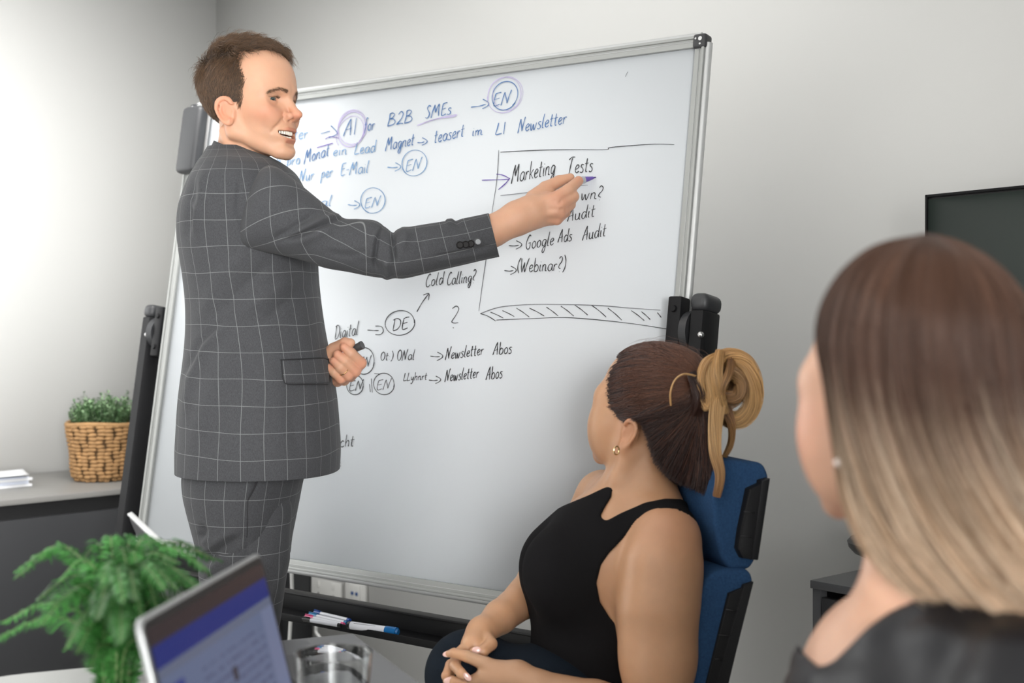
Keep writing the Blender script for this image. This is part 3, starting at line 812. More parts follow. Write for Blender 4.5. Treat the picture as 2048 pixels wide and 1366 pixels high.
def rhand_f(p):
    d = chain(p, RH['fore'], .01)
    c = P(1083, 419, 2.852)
    palm = s_chain(p, [P(1062, 424, 2.85), P(1096, 408, 2.856)], [.028, .026], .01)
    palm = smin(palm, s_chain(p, [P(1066, 432, 2.852), P(1103, 434, 2.862)], [.022, .018], .01), .012)
    d = smin(d, palm, .018)
    for i, f in enumerate(('index', 'middle', 'ring', 'pinky')):
        d = smin(d, chain(p, RH[f], .003), .0045)
    d = smin(d, chain(p, RH['thumb'], .004), .006)
    # web between thumb and hand
    d = smin(d, s_chain(p, [P(1085, 392, 2.868), P(1103, 384, 2.872)], [.011, .005], .004), .008)
    # tendons / wrist crease
    for a, b_, r in (((1104, 413), (1122, 404), .0016), ((1108, 428), (1124, 418), .0014), ((1104, 440), (1120, 432), .0012)):
        d = smax(d, -s_cap(p, P(a[0], a[1], 2.817), P(b_[0], b_[1], 2.824), r * 1.3, r * 1.3), .005)
    for a, b_ in (((1072, 408), (1106, 396)), ((1070, 418), (1112, 410)), ((1072, 428), (1112, 425))):      # tendons
        d = smin(d, s_cap(p, P(a[0], a[1], 2.828), P(b_[0], b_[1], 2.830), .003, .004), .010)
    return d
LH = dict(
    thumb=[J(650, 716, 2.965, 17), J(668, 699, 2.945, 13.5), J(690, 687, 2.925, 12), J(701, 686, 2.920, 9.5)],
    index=[J(666, 722, 2.985, 14), J(712, 737, 2.960, 12), J(721, 726, 2.935, 12.0), J(702, 706, 2.915, 10.5), J(688, 694, 2.913, 8.6)],
    middle=[J(660, 728, 2.985, 15), J(700, 751, 2.960, 12.5), J(710, 742, 2.932, 12), J(690, 722, 2.915, 10.5), J(675, 709, 2.915, 9)],
    ring=[J(655, 735, 2.985, 14), J(688, 760, 2.955, 11), J(696, 751, 2.930, 11), J(680, 734, 2.915, 10), J(668, 722, 2.918, 8.5)],
    pinky=[J(650, 742, 2.98, 13), J(675, 764, 2.950, 9.5), J(681, 758, 2.930, 9.5), J(668, 745, 2.920, 9), J(656, 735, 2.925, 8)],
)
def lhand_f(p):
    d = s_chain(p, [P(600, 706, 3.02), P(640, 722, 2.985), P(668, 728, 2.965)], [.028, .029, .028], .01)
    fs = None
    for f in ('index', 'middle', 'ring', 'pinky'):
        e = chain(p, LH[f], .003)
        fs = e if fs is None else smin(fs, e, .0022)
    d = smin(d, fs, .008)
    return smin(d, chain(p, LH['thumb'], .003), .0022)
def man_core_f(p):
    """simple body under the clothes"""
    d = s_chain(p, [P(480, 330, 2.93), P(490, 420, 2.95), P(505, 600, 2.95), P(500, 850, 2.95)], [.07, .105, .10, .11], .05)
    for Y in (2.84, 3.06):
        d = smin(d, s_chain(p, [P(495, 920, Y + .03 * np.sign(2.95 - Y)), Vector((P(490, 1200, Y).x, Y, .50)), Vector((P(480, 1500, Y).x, Y, .09))], [.075, .052, .038], .03), .05)
    d = smin(d, s_chain(p, [P(510, 405, 2.82), P(640, 470, 2.775), P(785, 508, 2.765), P(950, 482, 2.815)], [.052, .036, .026, .027], .02), .04)
    return smin(d, s_chain(p, [P(500, 405, 3.10), P(530, 640, 3.13), P(620, 712, 3.0)], [.055, .042, .028], .02), .04)
def tint_plain(v): return np.ones((len(v), 4))
def hand_tint(joints, amt=.35):
    def f(v):
        c = np.ones((len(v), 4)); w = np.zeros(len(v))
        for j in joints: w = np.maximum(w, np.exp(-(np.linalg.norm(v - np.array(j[0]), axis=1) / (j[1] * 1.5)) ** 2))
        c[:, 1] -= .22 * amt * w * 2; c[:, 2] -= .22 * amt * w * 2
        return c
    return f
a_, q_ = nets(rhand_f, P(965, 500, 2.92) - Vector((0, .17, .01)), P(1180, 330, 2.86) + Vector((0, .06, .01)), .0016)
man_parts.append((a_, q_)); man_tints.append(hand_tint([RH[f][k] for f in ('index', 'middle', 'ring', 'pinky') for k in (1, 3)])(a_))
a_, q_ = nets(lhand_f, P(632, 790, 2.9) - Vector((0, .03, 0)), P(745, 660, 3.02) + Vector((0, .03, 0)), .0016)
man_parts.append((a_, q_)); man_tints.append(hand_tint([LH[f][k] for f in ('index', 'middle', 'ring', 'pinky') for k in (2, 4)], .5)(a_))
a_, q_ = nets(man_core_f, (-.75, 2.6, .02), (.0, 3.3, 1.62), .010)
man_parts.append((a_, q_)); man_tints.append(tint_plain(a_))
# ================================================================== the man's suit
def cloth_plaid(name, base, line, su=.042, sv=.053, w=.00075):
    m = bpy.data.materials.new(name); m.use_nodes = True; nt = m.node_tree; b = nt.nodes['Principled BSDF']
    at = nt.nodes.new('ShaderNodeAttribute'); at.attribute_name = 'weave'
    sx = nt.nodes.new('ShaderNodeSeparateXYZ'); nt.links.new(at.outputs['Vector'], sx.inputs[0])
    def M(op, a, b_=None, c=None):
        n = nt.nodes.new('ShaderNodeMath'); n.operation = op
        for i, v in enumerate((a, b_, c)):
            if v is None: continue
            if isinstance(v, (int, float)): n.inputs[i].default_value = v
            else: nt.links.new(v, n.inputs[i])
        return n.outputs[0]
    def lines(s, sp):
        t = M('PINGPONG', s, sp / 2)                       # 0 at multiples of the spacing
        return M('SUBTRACT', 1.0, M('SMOOTH_MIN', M('DIVIDE', t, w), 1.0, .1))
    L = M('MAXIMUM', lines(sx.outputs[0], su), lines(sx.outputs[1], sv))
    L = M('MAXIMUM', L, 0.0)
    tc = nt.nodes.new('ShaderNodeTexCoord')
    n1 = nt.nodes.new('ShaderNodeTexNoise'); n1.inputs['Scale'].default_value = 900; n1.inputs['Detail'].default_value = 2
    mp = nt.nodes.new('ShaderNodeMapping'); mp.inputs['Scale'].default_value = (1, 1, .35)
    nt.links.new(tc.outputs['Object'], mp.inputs['Vector']); nt.links.new(mp.outputs['Vector'], n1.inputs['Vector'])
    cr = nt.nodes.new('ShaderNodeMix'); cr.data_type = 'RGBA'
    cr.inputs['A'].default_value = tuple(c * .45 for c in base) + (1,); cr.inputs['B'].default_value = tuple(c * 1.6 for c in base) + (1,)
    nt.links.new(n1.outputs['Fac'], cr.inputs['Factor'])
    mx = nt.nodes.new('ShaderNodeMix'); mx.data_type = 'RGBA'
    nt.links.new(M('MULTIPLY', L, .7), mx.inputs['Factor']); nt.links.new(cr.outputs['Result'], mx.inputs['A']); mx.inputs['B'].default_value = line + (1,)
    nt.links.new(mx.outputs['Result'], b.inputs['Base Color'])
    b.inputs['Roughness'].default_value = .85; b.inputs['Specular IOR Level'].default_value = .25
    b.inputs['Sheen Weight'].default_value = .05
    bp = nt.nodes.new('ShaderNodeBump'); bp.inputs['Strength'].default_value = .25; bp.inputs['Distance'].default_value = .0008
    nt.links.new(n1.outputs['Fac'], bp.inputs['Height']); nt.links.new(bp.outputs['Normal'], b.inputs['Normal'])
    return m
M_SUIT = cloth_plaid('grey_windowpane_check', (.048, .049, .053), (.27, .28, .28))
M_SEAM = mat('dark_seam_thread', (.012, .012, .014), .8, bump=.05)

def seg_ridges(v, n, ridges, Ysel=None):
    """displace vertices along n near photo-traced fold lines: (pts, width_px, amp_m)"""
    px = CX + F * v[:, 0] / v[:, 1]; py = HY - F * (v[:, 2] - CZ) / v[:, 1]
    d = np.zeros(len(v))
    for pts, w, amp in ridges:
        best = np.full(len(v), 1e9); sd = np.zeros(len(v)); tt = np.zeros(len(v)); Ltot = sum(math.dist(a, c) for a, c in zip(pts, pts[1:])); acc = 0
        for (ax, ay), (bx, by) in zip(pts, pts[1:]):
            L = math.dist((ax, ay), (bx, by)); ux, uy = (bx - ax) / L, (by - ay) / L
            t = np.clip((px - ax) * ux + (py - ay) * uy, 0, L)
            e = np.hypot(px - ax - ux * t, py - ay - uy * t)
            m = e < best; best[m] = e[m]; tt[m] = (acc + t[m]) / Ltot
            acc += L
        fade = np.minimum(1, 4 * np.minimum(tt + .02, 1.02 - tt)) 
        d += 1.45 * amp * np.exp(-(best / w) ** 2) * fade
    if Ysel is not None: d *= Ysel
    return v + n * d[:, None]

def ellring(c, U, W, a, b, n, e=2.3):
    th = np.linspace(0, 2 * np.pi, n, endpoint=False)
    ct, st = np.cos(th), np.sin(th)
    x = np.sign(ct) * np.abs(ct) ** (2 / e) * a; y = np.sign(st) * np.abs(st) ** (2 / e) * b
    return np.array(c) + x[:, None] * np.array(U) + y[:, None] * np.array(W)

def loft(rings, closed_end=(False, False)):
    R = np.array(rings); m, n, _ = R.shape
    v = R.reshape(-1, 3)
    i = np.arange(m - 1)[:, None]; j = np.arange(n)[None]
    q = np.stack([i * n + j, i * n + (j + 1) % n, (i + 1) * n + (j + 1) % n, (i + 1) * n + j], -1).reshape(-1, 4)
    return v, q
def ring_normals(R):
    R = np.array(R); c = R.mean(1, keepdims=True); n = R - c
    return (n / np.linalg.norm(n, axis=2, keepdims=True)).reshape(-1, 3)

# ---- jacket body
TY = 2.955
TS = [  # y px, left px, right px, half depth
    (940, 358, 677, .205), (900, 358, 679, .205), (860, 360, 677, .203), (800, 364, 672, .20), (750, 370, 664, .197), (700, 376, 655, .192),
    (650, 379, 646, .187), (600, 378, 639, .187), (550, 373, 634, .192), (500, 366, 632, .20), (460, 363, 629, .207), (420, 367, 622, .212),
    (390, 377, 612, .213), (365, 387, 600, .207), (345, 397, 588, .186), (330, 405, 570, .150), (318, 412, 548, .108), (308, 418, 530, .080), (300, 423, 520, .068)]
TSA = crom(TS, 12)
NU = 240
rings = []; lens = []
for y, l, r, b_ in TSA:
    c = P((l + r) / 2, y, TY) + Vector((0, -.030 * max(0, min(1, (345 - y) / 40)), 0)); a = (r - l) / 2 / F * TY
    rings.append(ellring(c, (1, 0, 0), (0, 1, 0), a, b_, NU, 2.25))
R = np.array(rings)
# arc-length parameter taken from a chest ring
ref = R[len(R) // 2]; seg = np.linalg.norm(np.roll(ref, -1, 0) - ref, axis=1); U_ARC = np.concatenate([[0], np.cumsum(seg)[:-1]]); CIRC = seg.sum()
V_LEN = np.concatenate([[0], np.cumsum(np.linalg.norm(np.diff(R[:, NU * 3 // 4], axis=0), axis=1))])
weave = np.zeros((len(R), NU, 3)); weave[:, :, 0] = U_ARC[None] + .012; weave[:, :, 1] = V_LEN[:, None] + .004
weave[:, :, 1] += .004 * np.sin(U_ARC * 9)[None]
# gentle drape wander of the vertical lines
weave[:, :, 0] += .009 * np.sin(V_LEN * 8 + 1)[:, None] * np.sin(U_ARC * 7)[None] + .0035 * np.sin(V_LEN * 21)[:, None] * np.sin(U_ARC * 15 + 1)[None]
weave[:, :, 1] += .005 * np.sin(U_ARC * 6 + 2)[None] * np.cos(V_LEN * 6)[:, None] + .0015 * np.sin(U_ARC * 40)[None] * np.sin(V_LEN * 25)[:, None]
tv, tq = loft(R); tn = ring_normals(R)
front = (tv[:, 1] < TY - .02).astype(float)
RB = [
    ([(500, 500), (440, 560), (400, 640)], 16, .004), ([(545, 520), (470, 590), (420, 640)], 12, -.004),
    ([(600, 545), (540, 590), (455, 640)], 14, .0035), ([(625, 560), (560, 615), (520, 650)], 10, -.003),
    ([(460, 640), (410, 690), (378, 760), (366, 850)], 9, .005), ([(446, 640), (398, 690), (370, 750)], 7, -.005),
    ([(480, 650), (420, 790), (385, 900)], 20, .003), ([(520, 700), (450, 830), (400, 930)], 22, -.003),
    ([(392, 360), (384, 420), (376, 480)], 10, -.006), ([(410, 330), (396, 400), (390, 470)], 9, .005), ([(378, 395), (392, 420), (384, 470)], 6, .004),
    ([(600, 600), (612, 700), (618, 790)], 22, .003), ([(478, 350), (474, 420), (488, 470), (512, 500)], 3.0, -.004),
    ([(505, 700), (500, 800), (495, 930)], 2.2, -.0018), ([(585, 770), (590, 850), (600, 935)], 18, -.003)]
tv = seg_ridges(tv, tn, RB, front)
jk = quads_np('suit_jacket', tv - 0, tq, M_SUIT, None, attrs={'weave': weave.reshape(-1, 3)})
jacket_parts = [jk]
def torso_hit(px, py, off=.003):
    """point on the camera side of the jacket surface behind a photo pixel, and its weave coordinates"""
    ys = TSA[::-1, 0]
    k = [np.interp(py, ys, TSA[::-1, i]) for i in (1, 2, 3)]
    a = (k[1] - k[0]) / 2 / F * TY; cx = ((k[0] + k[1]) / 2 - CX) / F * TY; e = 2.25
    Y = TY
    for _ in range(30):
        x = (px - CX) / F * Y - cx; s = 1 - min(1, abs(x / a)) ** e
        Y = .5 * Y + .5 * (TY - k[2] * s ** (1 / e))
    p = P(px, py, Y - off)
    x = p.x - cx; yy = p.y - TY
    ct = np.sign(x) * min(1, abs(x / a)) ** (e / 2); st = -math.sqrt(max(0, 1 - ct * ct))
    th = math.atan2(st, ct) % (2 * math.pi)
    u = np.interp(th, np.linspace(0, 2 * np.pi, NU + 1), np.append(U_ARC, CIRC))
    return p, (u + .012, np.interp(py, TSA[::-1, 0], V_LEN[::-1]) + .004 + .004 * math.sin(u * 9), 0)
def patch(name, poly_rows, off, m, parent):
    """poly_rows: rows of photo px points -> draped patch"""
    V, W = [], []
    for row in poly_rows:
        for (x, y) in row:
            p, w = torso_hit(x, y, off); V.append(p); W.append(w)
    n = len(poly_rows[0]); mrows = len(poly_rows)
    q = [(i * n + j, i * n + j + 1, (i + 1) * n + j + 1, (i + 1) * n + j) for i in range(mrows - 1) for j in range(n - 1)]
    o = quads_np(name, np.array([tuple(p) for p in V]), np.array(q), m, parent, attrs={'weave': np.array(W)})
    md = o.modifiers.new('thick', 'SOLIDIFY'); md.thickness = .0025; md.offset = 0
    return o

# ---- right sleeve
SS = [  # cx, cy, half px, perp angle dir (x,y up), Y, depth half m
    (494, 408, 40, (.30, -.95), 2.830, .030), (500, 409, 70, (.30, -.95), 2.812, .052), (510, 411, 84, (.32, -.95), 2.797, .066), (526, 417, 87, (.36, -.93), 2.785, .074), (552, 429, 80, (.40, -.92), 2.778, .077),
    (592, 448, 69, (.42, -.91), 2.775, .072), (632, 468, 59, (.40, -.92), 2.772, .064), (668, 486, 53, (.32, -.95), 2.770, .058), (706, 491, 54, (.20, -.98), 2.768, .056),
    (745, 497, 56, (.10, -1), 2.766, .056), (772, 506, 51, (.0, -1), 2.765, .054), (787, 510, 47, (-.06, -1), 2.765, .052), (806, 507, 50, (-.10, -1), 2.768, .052), (845, 499, 49, (-.12, -.99), 2.775, .050),
    (880, 492, 47.5, (-.16, -.99), 2.785, .048), (917, 485, 46, (-.19, -.98), 2.797, .046), (955, 477, 45, (-.22, -.975), 2.810, .044), (988, 470, 45, (-.24, -.97), 2.822, .043)]
def sleeve(SS, name, ridges, nu=120, steps=14, lining=True, u0=.010, v0=.02):
    A = crom([(c[0], c[1], c[2], c[3][0], c[3][1], c[4], c[5]) for c in SS], steps)
    RR = []
    for cx_, cy_, hp_, dx, dy, Y, b_ in A:
        L = math.hypot(dx, dy); U = np.array((dx / L, 0, -dy / L))
        RR.append(ellring(P(cx_, cy_, Y), U, (0, 1, 0), hp_ / F * Y, b_, nu, 2.1))
    RR = np.array(RR)
    ref = RR[len(RR) // 2]; sg = np.linalg.norm(np.roll(ref, -1, 0) - ref, axis=1); ua = np.concatenate([[0], np.cumsum(sg)[:-1]])
    cl = RR.mean(1); vl = np.concatenate([[0], np.cumsum(np.linalg.norm(np.diff(cl, axis=0), axis=1))])
    wv = np.zeros((len(RR), nu, 3)); wv[:, :, 0] = ua[None] + u0; wv[:, :, 1] = vl[:, None] + v0
    wv[:, :, 1] += .004 * np.sin(ua * 22)[None]; wv[:, :, 0] += .004 * np.sin(vl * 16)[:, None]
    if lining and len(SS) > 10:      # the cloth of the upper arm runs on the bias
        phi = np.radians(32) * (lambda t: t * t * (3 - 2 * t))(np.clip((.31 - vl) / .13, 0, 1)); uu = wv[:, :, 0] - .12; ww = wv[:, :, 1] - .20
        wv[:, :, 0] = uu * np.cos(phi)[:, None] - ww * np.sin(phi)[:, None] + .12; wv[:, :, 1] = uu * np.sin(phi)[:, None] + ww * np.cos(phi)[:, None] + .20
    vv, qq = loft(RR); nn = ring_normals(RR)
    vv = seg_ridges(vv, nn, ridges)
    W_ = wv.reshape(-1, 3)
    if lining:
        last = vv.reshape(len(RR), nu, 3)[-1]; c = last.mean(0)
        ins = [c + (last - c) * .95 , c + (last - c) * .93 + (cl[-4] - cl[-1]) * 1.0, c + (last - c) * .90 + (cl[-22] - cl[-1])]
        base = len(vv) - nu
        ex = np.concatenate(ins); k0 = len(vv)
        idx = [np.arange(base, base + nu)] + [np.arange(k0 + i * nu, k0 + (i + 1) * nu) for i in range(3)]
        ql = []
        for A_, B_ in zip(idx, idx[1:]):
            ql.append(np.stack([A_, np.roll(A_, -1), np.roll(B_, -1), B_], 1))
        vv = np.concatenate([vv, ex]); qq = np.concatenate([qq] + ql); W_ = np.concatenate([W_, np.tile(W_[-nu:], (3, 1))])
    return quads_np(name, vv, qq, M_SUIT, None, attrs={'weave': W_})
RS = [
    ([(684, 437), (640, 452), (600, 470), (556, 486)], 4.0, -.007), ([(690, 430), (640, 443), (600, 459), (566, 474)], 8, .005), ([(680, 452), (630, 470), (585, 490)], 10, .004),
    ([(640, 420), (610, 440), (580, 462), (540, 482)], 7, -.005), ([(590, 380), (560, 400), (520, 410)], 14, .003),
    ([(788, 460), (786, 490), (790, 530)], 4.5, -.008), ([(800, 456), (812, 470), (806, 500)], 9, .005), ([(766, 452), (754, 480), (749, 520), (752, 548)], 3.5, -.006), ([(762, 458), (746, 485), (740, 520)], 8, .005),
    ([(772, 520), (776, 548), (770, 560)], 7, .005), ([(905, 438), (920, 452), (945, 448)], 8, -.004), ([(890, 442), (910, 440)], 9, .003),
    ([(862, 512), (900, 508), (945, 500), (990, 490)], 2.2, -.004), ([(870, 522), (930, 512), (990, 502)], 6, .0025),
    ([(700, 520), (740, 530), (790, 548)], 10, -.003), ([(820, 470), (845, 480), (840, 520)], 10, -.0025), ([(650, 505), (700, 512), (745, 500)], 8, -.003)]
sl = sleeve(SS, 'sleeve', RS)
SL = [(500, 405, 60, (.2, -1), 3.10, .06), (520, 430, 66, (.0, -1), 3.13, .07), (528, 520, 62, (-.6, -1), 3.15, .065), (540, 610, 58, (-.9, -.6), 3.15, .06), (570, 668, 55, (-.8, -1), 3.12, .055), (612, 704, 44, (-.5, -1), 3.05, .047), (651, 726, 38, (-.35, -1), 2.985, .040)]
sl2 = sleeve(SL, 'sleeve', [], 64, 8)

# ---- collar
cb = []
NC = 96
for k, (t, grow) in enumerate(((0, 1.16), (.35, 1.05), (.8, 1.0), (1, .99))):
    th = np.linspace(0, 2 * np.pi, NC, endpoint=False)
    lo_c, hi_c = np.array(P(474, 322, 2.925)), np.array(P(478, 305, 2.920))
    c = lo_c * (1 - t) + hi_c * t
    x = np.cos(th) * (.052 * grow + (1 - t) * .010); y = np.sin(th) * (.070 * grow + (1 - t) * .010)
    z = -np.cos(th) * (.004 + .020 * t) 
    y = y * .98
    cb.append(np.stack([c[0] + x, c[1] + y, c[2] + z], 1))
cb = np.array(cb); cvv, cqq = loft(cb)
wv = np.zeros((len(cb), NC, 3)); wv[:, :, 0] = np.linspace(0, .42, NC)[None] + .01; wv[:, :, 1] = .02 + np.linspace(0, .02, len(cb))[:, None]
collar = quads_np('collar', cvv, cqq, M_SUIT, None, attrs={'weave': wv.reshape(-1, 3)})
md = collar.modifiers.new('t', 'SOLIDIFY'); md.thickness = .005; md.offset = -1
md = jk.modifiers.new('t', 'SOLIDIFY'); md.thickness = .003; md.offset = -1

# ---- trousers
def tr_ring(y, l, r, Y, b_, n=120): return ellring(P((l + r) / 2, y, Y), (1, 0, 0), (0, 1, 0), (r - l) / 2 / F * Y, b_, n, 2.2)
TT = crom([(900, 380, 600, 2.955, .165), (945, 371, 606, 2.955, .175), (980, 373, 600, 2.955, .180), (1011, 380, 594, 2.955, .182), (1045, 390, 587, 2.955, .184), (1080, 399, 580, 2.955, .180), (1110, 401, 577, 2.955, .165)], 10)
Rp = np.array([tr_ring(y, l, r, Y, b_) for y, l, r, Y, b_ in TT])
def leg(Y, sgn):
    LL = crom([(950, 425, 556, 2.955 + sgn * .060, .050), (1010, 396, 582, 2.955 + sgn * .075, .068), (1060, 402, 580, 2.955 + sgn * .082, .080), (1110, 399, 577, Y, .094), (1160, 401, 571, Y, .090), (1220, 404, 563, Y, .086), (1300, 408, 552, Y, .080), (1450, 412, 540, Y, .072), (1650, 418, 530, Y, .066), (1740, 420, 525, Y, .064)], 10)
    return np.array([tr_ring(y, l, r, Y_, b_) for y, l, r, Y_, b_ in LL])
legs = [leg(2.86, -1), leg(3.05, 1)]
vs, qs, ws, nn, k = [], [], [], [], 0
for R_ in [Rp] + legs:
    v_, q_ = loft(R_); vs.append(v_); qs.append(q_ + k); k += len(v_); nn.append(ring_normals(R_))
    sg = np.linalg.norm(np.roll(R_[5], -1, 0) - R_[5], axis=1); ua = np.concatenate([[0], np.cumsum(sg)[:-1]])
    w_ = np.zeros((len(R_), 120, 3)); w_[:, :, 0] = (ua - ua[90])[None] + 2.02; w_[:, :, 1] = (1.5 - R_[:, :, 2].mean(1))[:, None]; w_[:, :, 1] += .003 * np.sin(ua * 12)[None]
    ws.append(w_.reshape(-1, 3))
vs, qs, ws, nn = np.concatenate(vs), np.concatenate(qs), np.concatenate(ws), np.concatenate(nn)
RT = [([(398, 1050), (408, 1060), (402, 1078)], 6, -.008), ([(400, 1110), (430, 1085), (470, 1060)], 8, .005), ([(402, 1128), (440, 1100), (490, 1070)], 8, -.005), ([(404, 1150), (440, 1125), (480, 1100)], 9, .004),
      ([(522, 945), (508, 980), (495, 1000)], 2.5, -.005), ([(495, 1000), (494, 1100), (492, 1200)], 2.2, -.003), ([(404, 1090), (420, 1075)], 5, .005), ([(580, 1100), (560, 1140), (545, 1200)], 10, .003)]
vs = seg_ridges(vs, nn, RT, (vs[:, 1] < 2.95).astype(float))
trousers = quads_np('suit_trousers', vs, qs, M_SUIT, None, attrs={'weave': ws})
man = None
V, Q = join_vq(man_parts)
man = quads_np('person', V - np.array(man_origin), Q, M_SKIN, attrs={'tint': np.concatenate(man_tints)})
man.location = man_origin
tag(man, 'man in grey windowpane check suit standing and pointing a marker at the whiteboard', 'person')
# eyes
M_EYE = bpy.data.materials.new('eye'); M_EYE.use_nodes = True
def eye_mat():
    nt = M_EYE.node_tree; b = nt.nodes['Principled BSDF']
    tc = nt.nodes.new('ShaderNodeTexCoord'); sx = nt.nodes.new('ShaderNodeSeparateXYZ'); nt.links.new(tc.outputs['Object'], sx.inputs[0])
    a = nt.nodes.new('ShaderNodeAttribute'); a.attribute_name = 'iris'
    cr = nt.nodes.new('ShaderNodeValToRGB'); nt.links.new(a.outputs['Fac'], cr.inputs['Fac'])
    e = cr.color_ramp.elements; e[0].position = 0; e[0].color = (.01, .01, .012, 1); e[1].position = .20; e[1].color = (.012, .014, .016, 1)
    for pos, c in ((.24, (.07, .085, .078, 1)), (.50, (.035, .045, .043, 1)), (.56, (.36, .31, .28, 1)), (1, (.40, .34, .31, 1))):
        k = cr.color_ramp.elements.new(pos); k.color = c
    nt.links.new(cr.outputs['Color'], b.inputs['Base Color']); b.inputs['Roughness'].default_value = .08; b.inputs['Coat Weight'].default_value = .5
eye_mat()
def eyeball(frame, side, parent, gaze=(1, 0, -.12)):
    c = np.array((.0735, .032 * side, -.001)); r = .0140
    g = np.array(gaze, float); g /= np.linalg.norm(g)
    n = 24; v = []; f = []; iris = []
    for i in range(n + 1):
        for j in range(2 * n):
            a, b_ = math.pi * i / n, math.pi * j / n
            d = np.array((math.sin(a) * math.cos(b_), math.sin(a) * math.sin(b_), math.cos(a)))
            v.append(c + d * r); iris.append(min(1, math.acos(max(-1, min(1, float(d @ g)))) / 1.0))
    for i in range(n):
        for j in range(2 * n):
            f.append((i * 2 * n + j, i * 2 * n + (j + 1) % (2 * n), (i + 1) * 2 * n + (j + 1) % (2 * n), (i + 1) * 2 * n + j))
    return quads_np('eye', frame.w(np.array(v)), np.array(f)[:, ::-1], M_EYE, parent, attrs={'iris': np.array(iris)})
for sd in (-1, 1): eyeball(HF, sd, man, (1, -.25, -.25))
# teeth: two arches of individual rounded teeth
M_TEETH = mat('tooth_enamel', (.78, .74, .66), .2, noise=.04, nscale=300)
b = BM()
for row, z0, hh in ((1, -.0668, .0044), (-1, -.0762, .0034)):
    for k in range(-5, 6):
        if row > 0: w_, ang = .0040, (k) * .20
        else: w_, ang = .0034, (k) * .185
        rx, ry = .0215, .0225
        cx, cy = .0785 + rx * math.cos(ang) - (0 if row > 0 else .002), ry * math.sin(ang) * 1.0
        ctr = HF.w((cx, cy, z0 + abs(k) * .0004 * 1.2)); tz = Vector(HF.R[:, 2]); tr = Vector(HF.R @ np.array((math.cos(ang), math.sin(ang), 0))); tt = tz.cross(tr)
        b.box(ctr, .0045, w_, hh * 1.9, (tr, tt, tz), .0013, 2)
t_ = b.out('teeth', M_TEETH, man); tag(t_, kind='stuff')
# ------------------------------------------------------------------ hair
M_HAIR = hair_material('brown_hair', (.034, .019, .0105), (.125, .071, .038), .40, .55)
def hair_cap_f(p):
    """short hair volume"""
    x, y, z = p[:, 0], p[:, 1], p[:, 2]
    q = np.stack([x, np.abs(y), z], 1)
    d = s_ell(p, (-.010, 0, .040), (.096, .0795, .084))
    top = s_ell(p, (.018, 0, .096), (.078, .060, .030))
    d = smin(d, top, .03)
    return d
def hair_keep(v):
    """True where hair grows (head space)"""
    x, y, z = v[:, 0], np.abs(v[:, 1]), v[:, 2]
    side_line = np.interp(z, [-.095, -.06, -.03, -.013, -.011, .0, .02, .036, .05, .07, .088, .094, .099, .15], [-.06, -.030, -.020, -.015, .036, .037, .038, .046, .040, .030, .030, .045, .13, .20])
    side_line = side_line + .0025 * np.sin(z * 900) + .002 * np.sin(z * 2300 + y * 500)
    back = z > np.interp(x, [-.12, -.035, -.022, .2], [-.085, -.080, -.05, -.03])
    ear = ((x - .002) / .021) ** 2 + ((z + .026) / .030) ** 2 < 1
    return (x < side_line) & back & ~ear
def scalp_points(n, seed):
    """random surface points of the head that carry hair, found on the head field"""
    r = np.random.default_rng(seed); out = []
    c = np.array((-.004, 0, .030))
    while sum(map(len, out)) < n:
        d = r.normal(size=(n * 2, 3)); d /= np.linalg.norm(d, axis=1)[:, None]
        t = np.full(len(d), .13)
        for _ in range(9):
            t -= head_field((c + d * t[:, None]).astype(np.float32), ears=False, smile=False) * .9
        p = c + d * t[:, None]; p = p[(hair_keep(p))]
        out.append(p)
    return np.concatenate(out)[:n]
hp = scalp_points(22000, 5)
nrmv = hp - np.array((-.004, 0, .030)); nrmv /= np.linalg.norm(nrmv, axis=1)[:, None]
rr = np.random.default_rng(8)
def man_hair_paths(hp, nv, k=9):
    x, y, z = hp.T
    # parting on the subject's right (near side): hair above z=.078 on top is long, combed forward/left and up
    zt = np.where(x > -.02, .084, .084 - (-.02 - x) * .7); wd = np.where(x > -.02, .005, .005 + (-.02 - x) * .8)
    topw = np.clip((z - zt) / wd, 0, 1)
    L = .015 + .025 * topw + rr.uniform(-.002, .006, len(x)) + (rr.uniform(0, 1, len(x)) > .95) * .012 * (topw + .3)
    L *= np.where(z < -.03, .6, 1)
    # lie direction
    dirs = np.zeros_like(hp)
    dirs[:, 0] = -.22 + topw * .75; dirs[:, 1] = topw * (.35 * np.sign(y + .05)); dirs[:, 2] = -1.0 + topw * 1.35
    dirs[:, 0] += np.where((x < -.06) & (topw <= .3), .25, 0)
    clump = np.sin(x * 190 + y * 150) * .5 + np.sin(y * 260 - z * 210 + x * 90) * .5
    dirs[:, 1] += clump * .45; dirs[:, 2] += clump * .30 * topw
    dirs += rr.normal(size=dirs.shape) * .16
    dirs -= nv * np.einsum('ij,ij->i', dirs, nv)[:, None]; dirs /= np.linalg.norm(dirs, axis=1)[:, None]
    lift = (.42 + .75 * topw + .35 * np.clip((-x - .05) / .05, 0, 1) * (z > .03))[:, None] * rr.uniform(.6, 1.15, (len(x), 1))
    P_ = []
    pos = hp - nv * .001; dr = nv * lift + dirs; 
    for i in range(k):
        P_.append(pos.copy())
        t = i / (k - 1)
        h = nv * lift * (1 - t * 1.5) + dirs * (1 + .25 * t)
        h[:, 2] -= .5 * t * t * topw * (x > .03)
        h += (np.stack([np.sin(z * 300 + y * 200 + t * 5), np.cos(x * 240 + t * 5), np.sin(x * 260 + y * 180 + t * 6)], 1) * .30 * (.3 + topw[:, None]))
        h /= np.linalg.norm(h, axis=1)[:, None]
        pos = pos + h * (L / (k - 1))[:, None]
    return np.stack(P_, 1)
hp3 = man_hair_paths(hp, nrmv)
strands('hair', HF.w(hp3.reshape(-1, 3)).reshape(hp3.shape), .00028, M_HAIR, man)
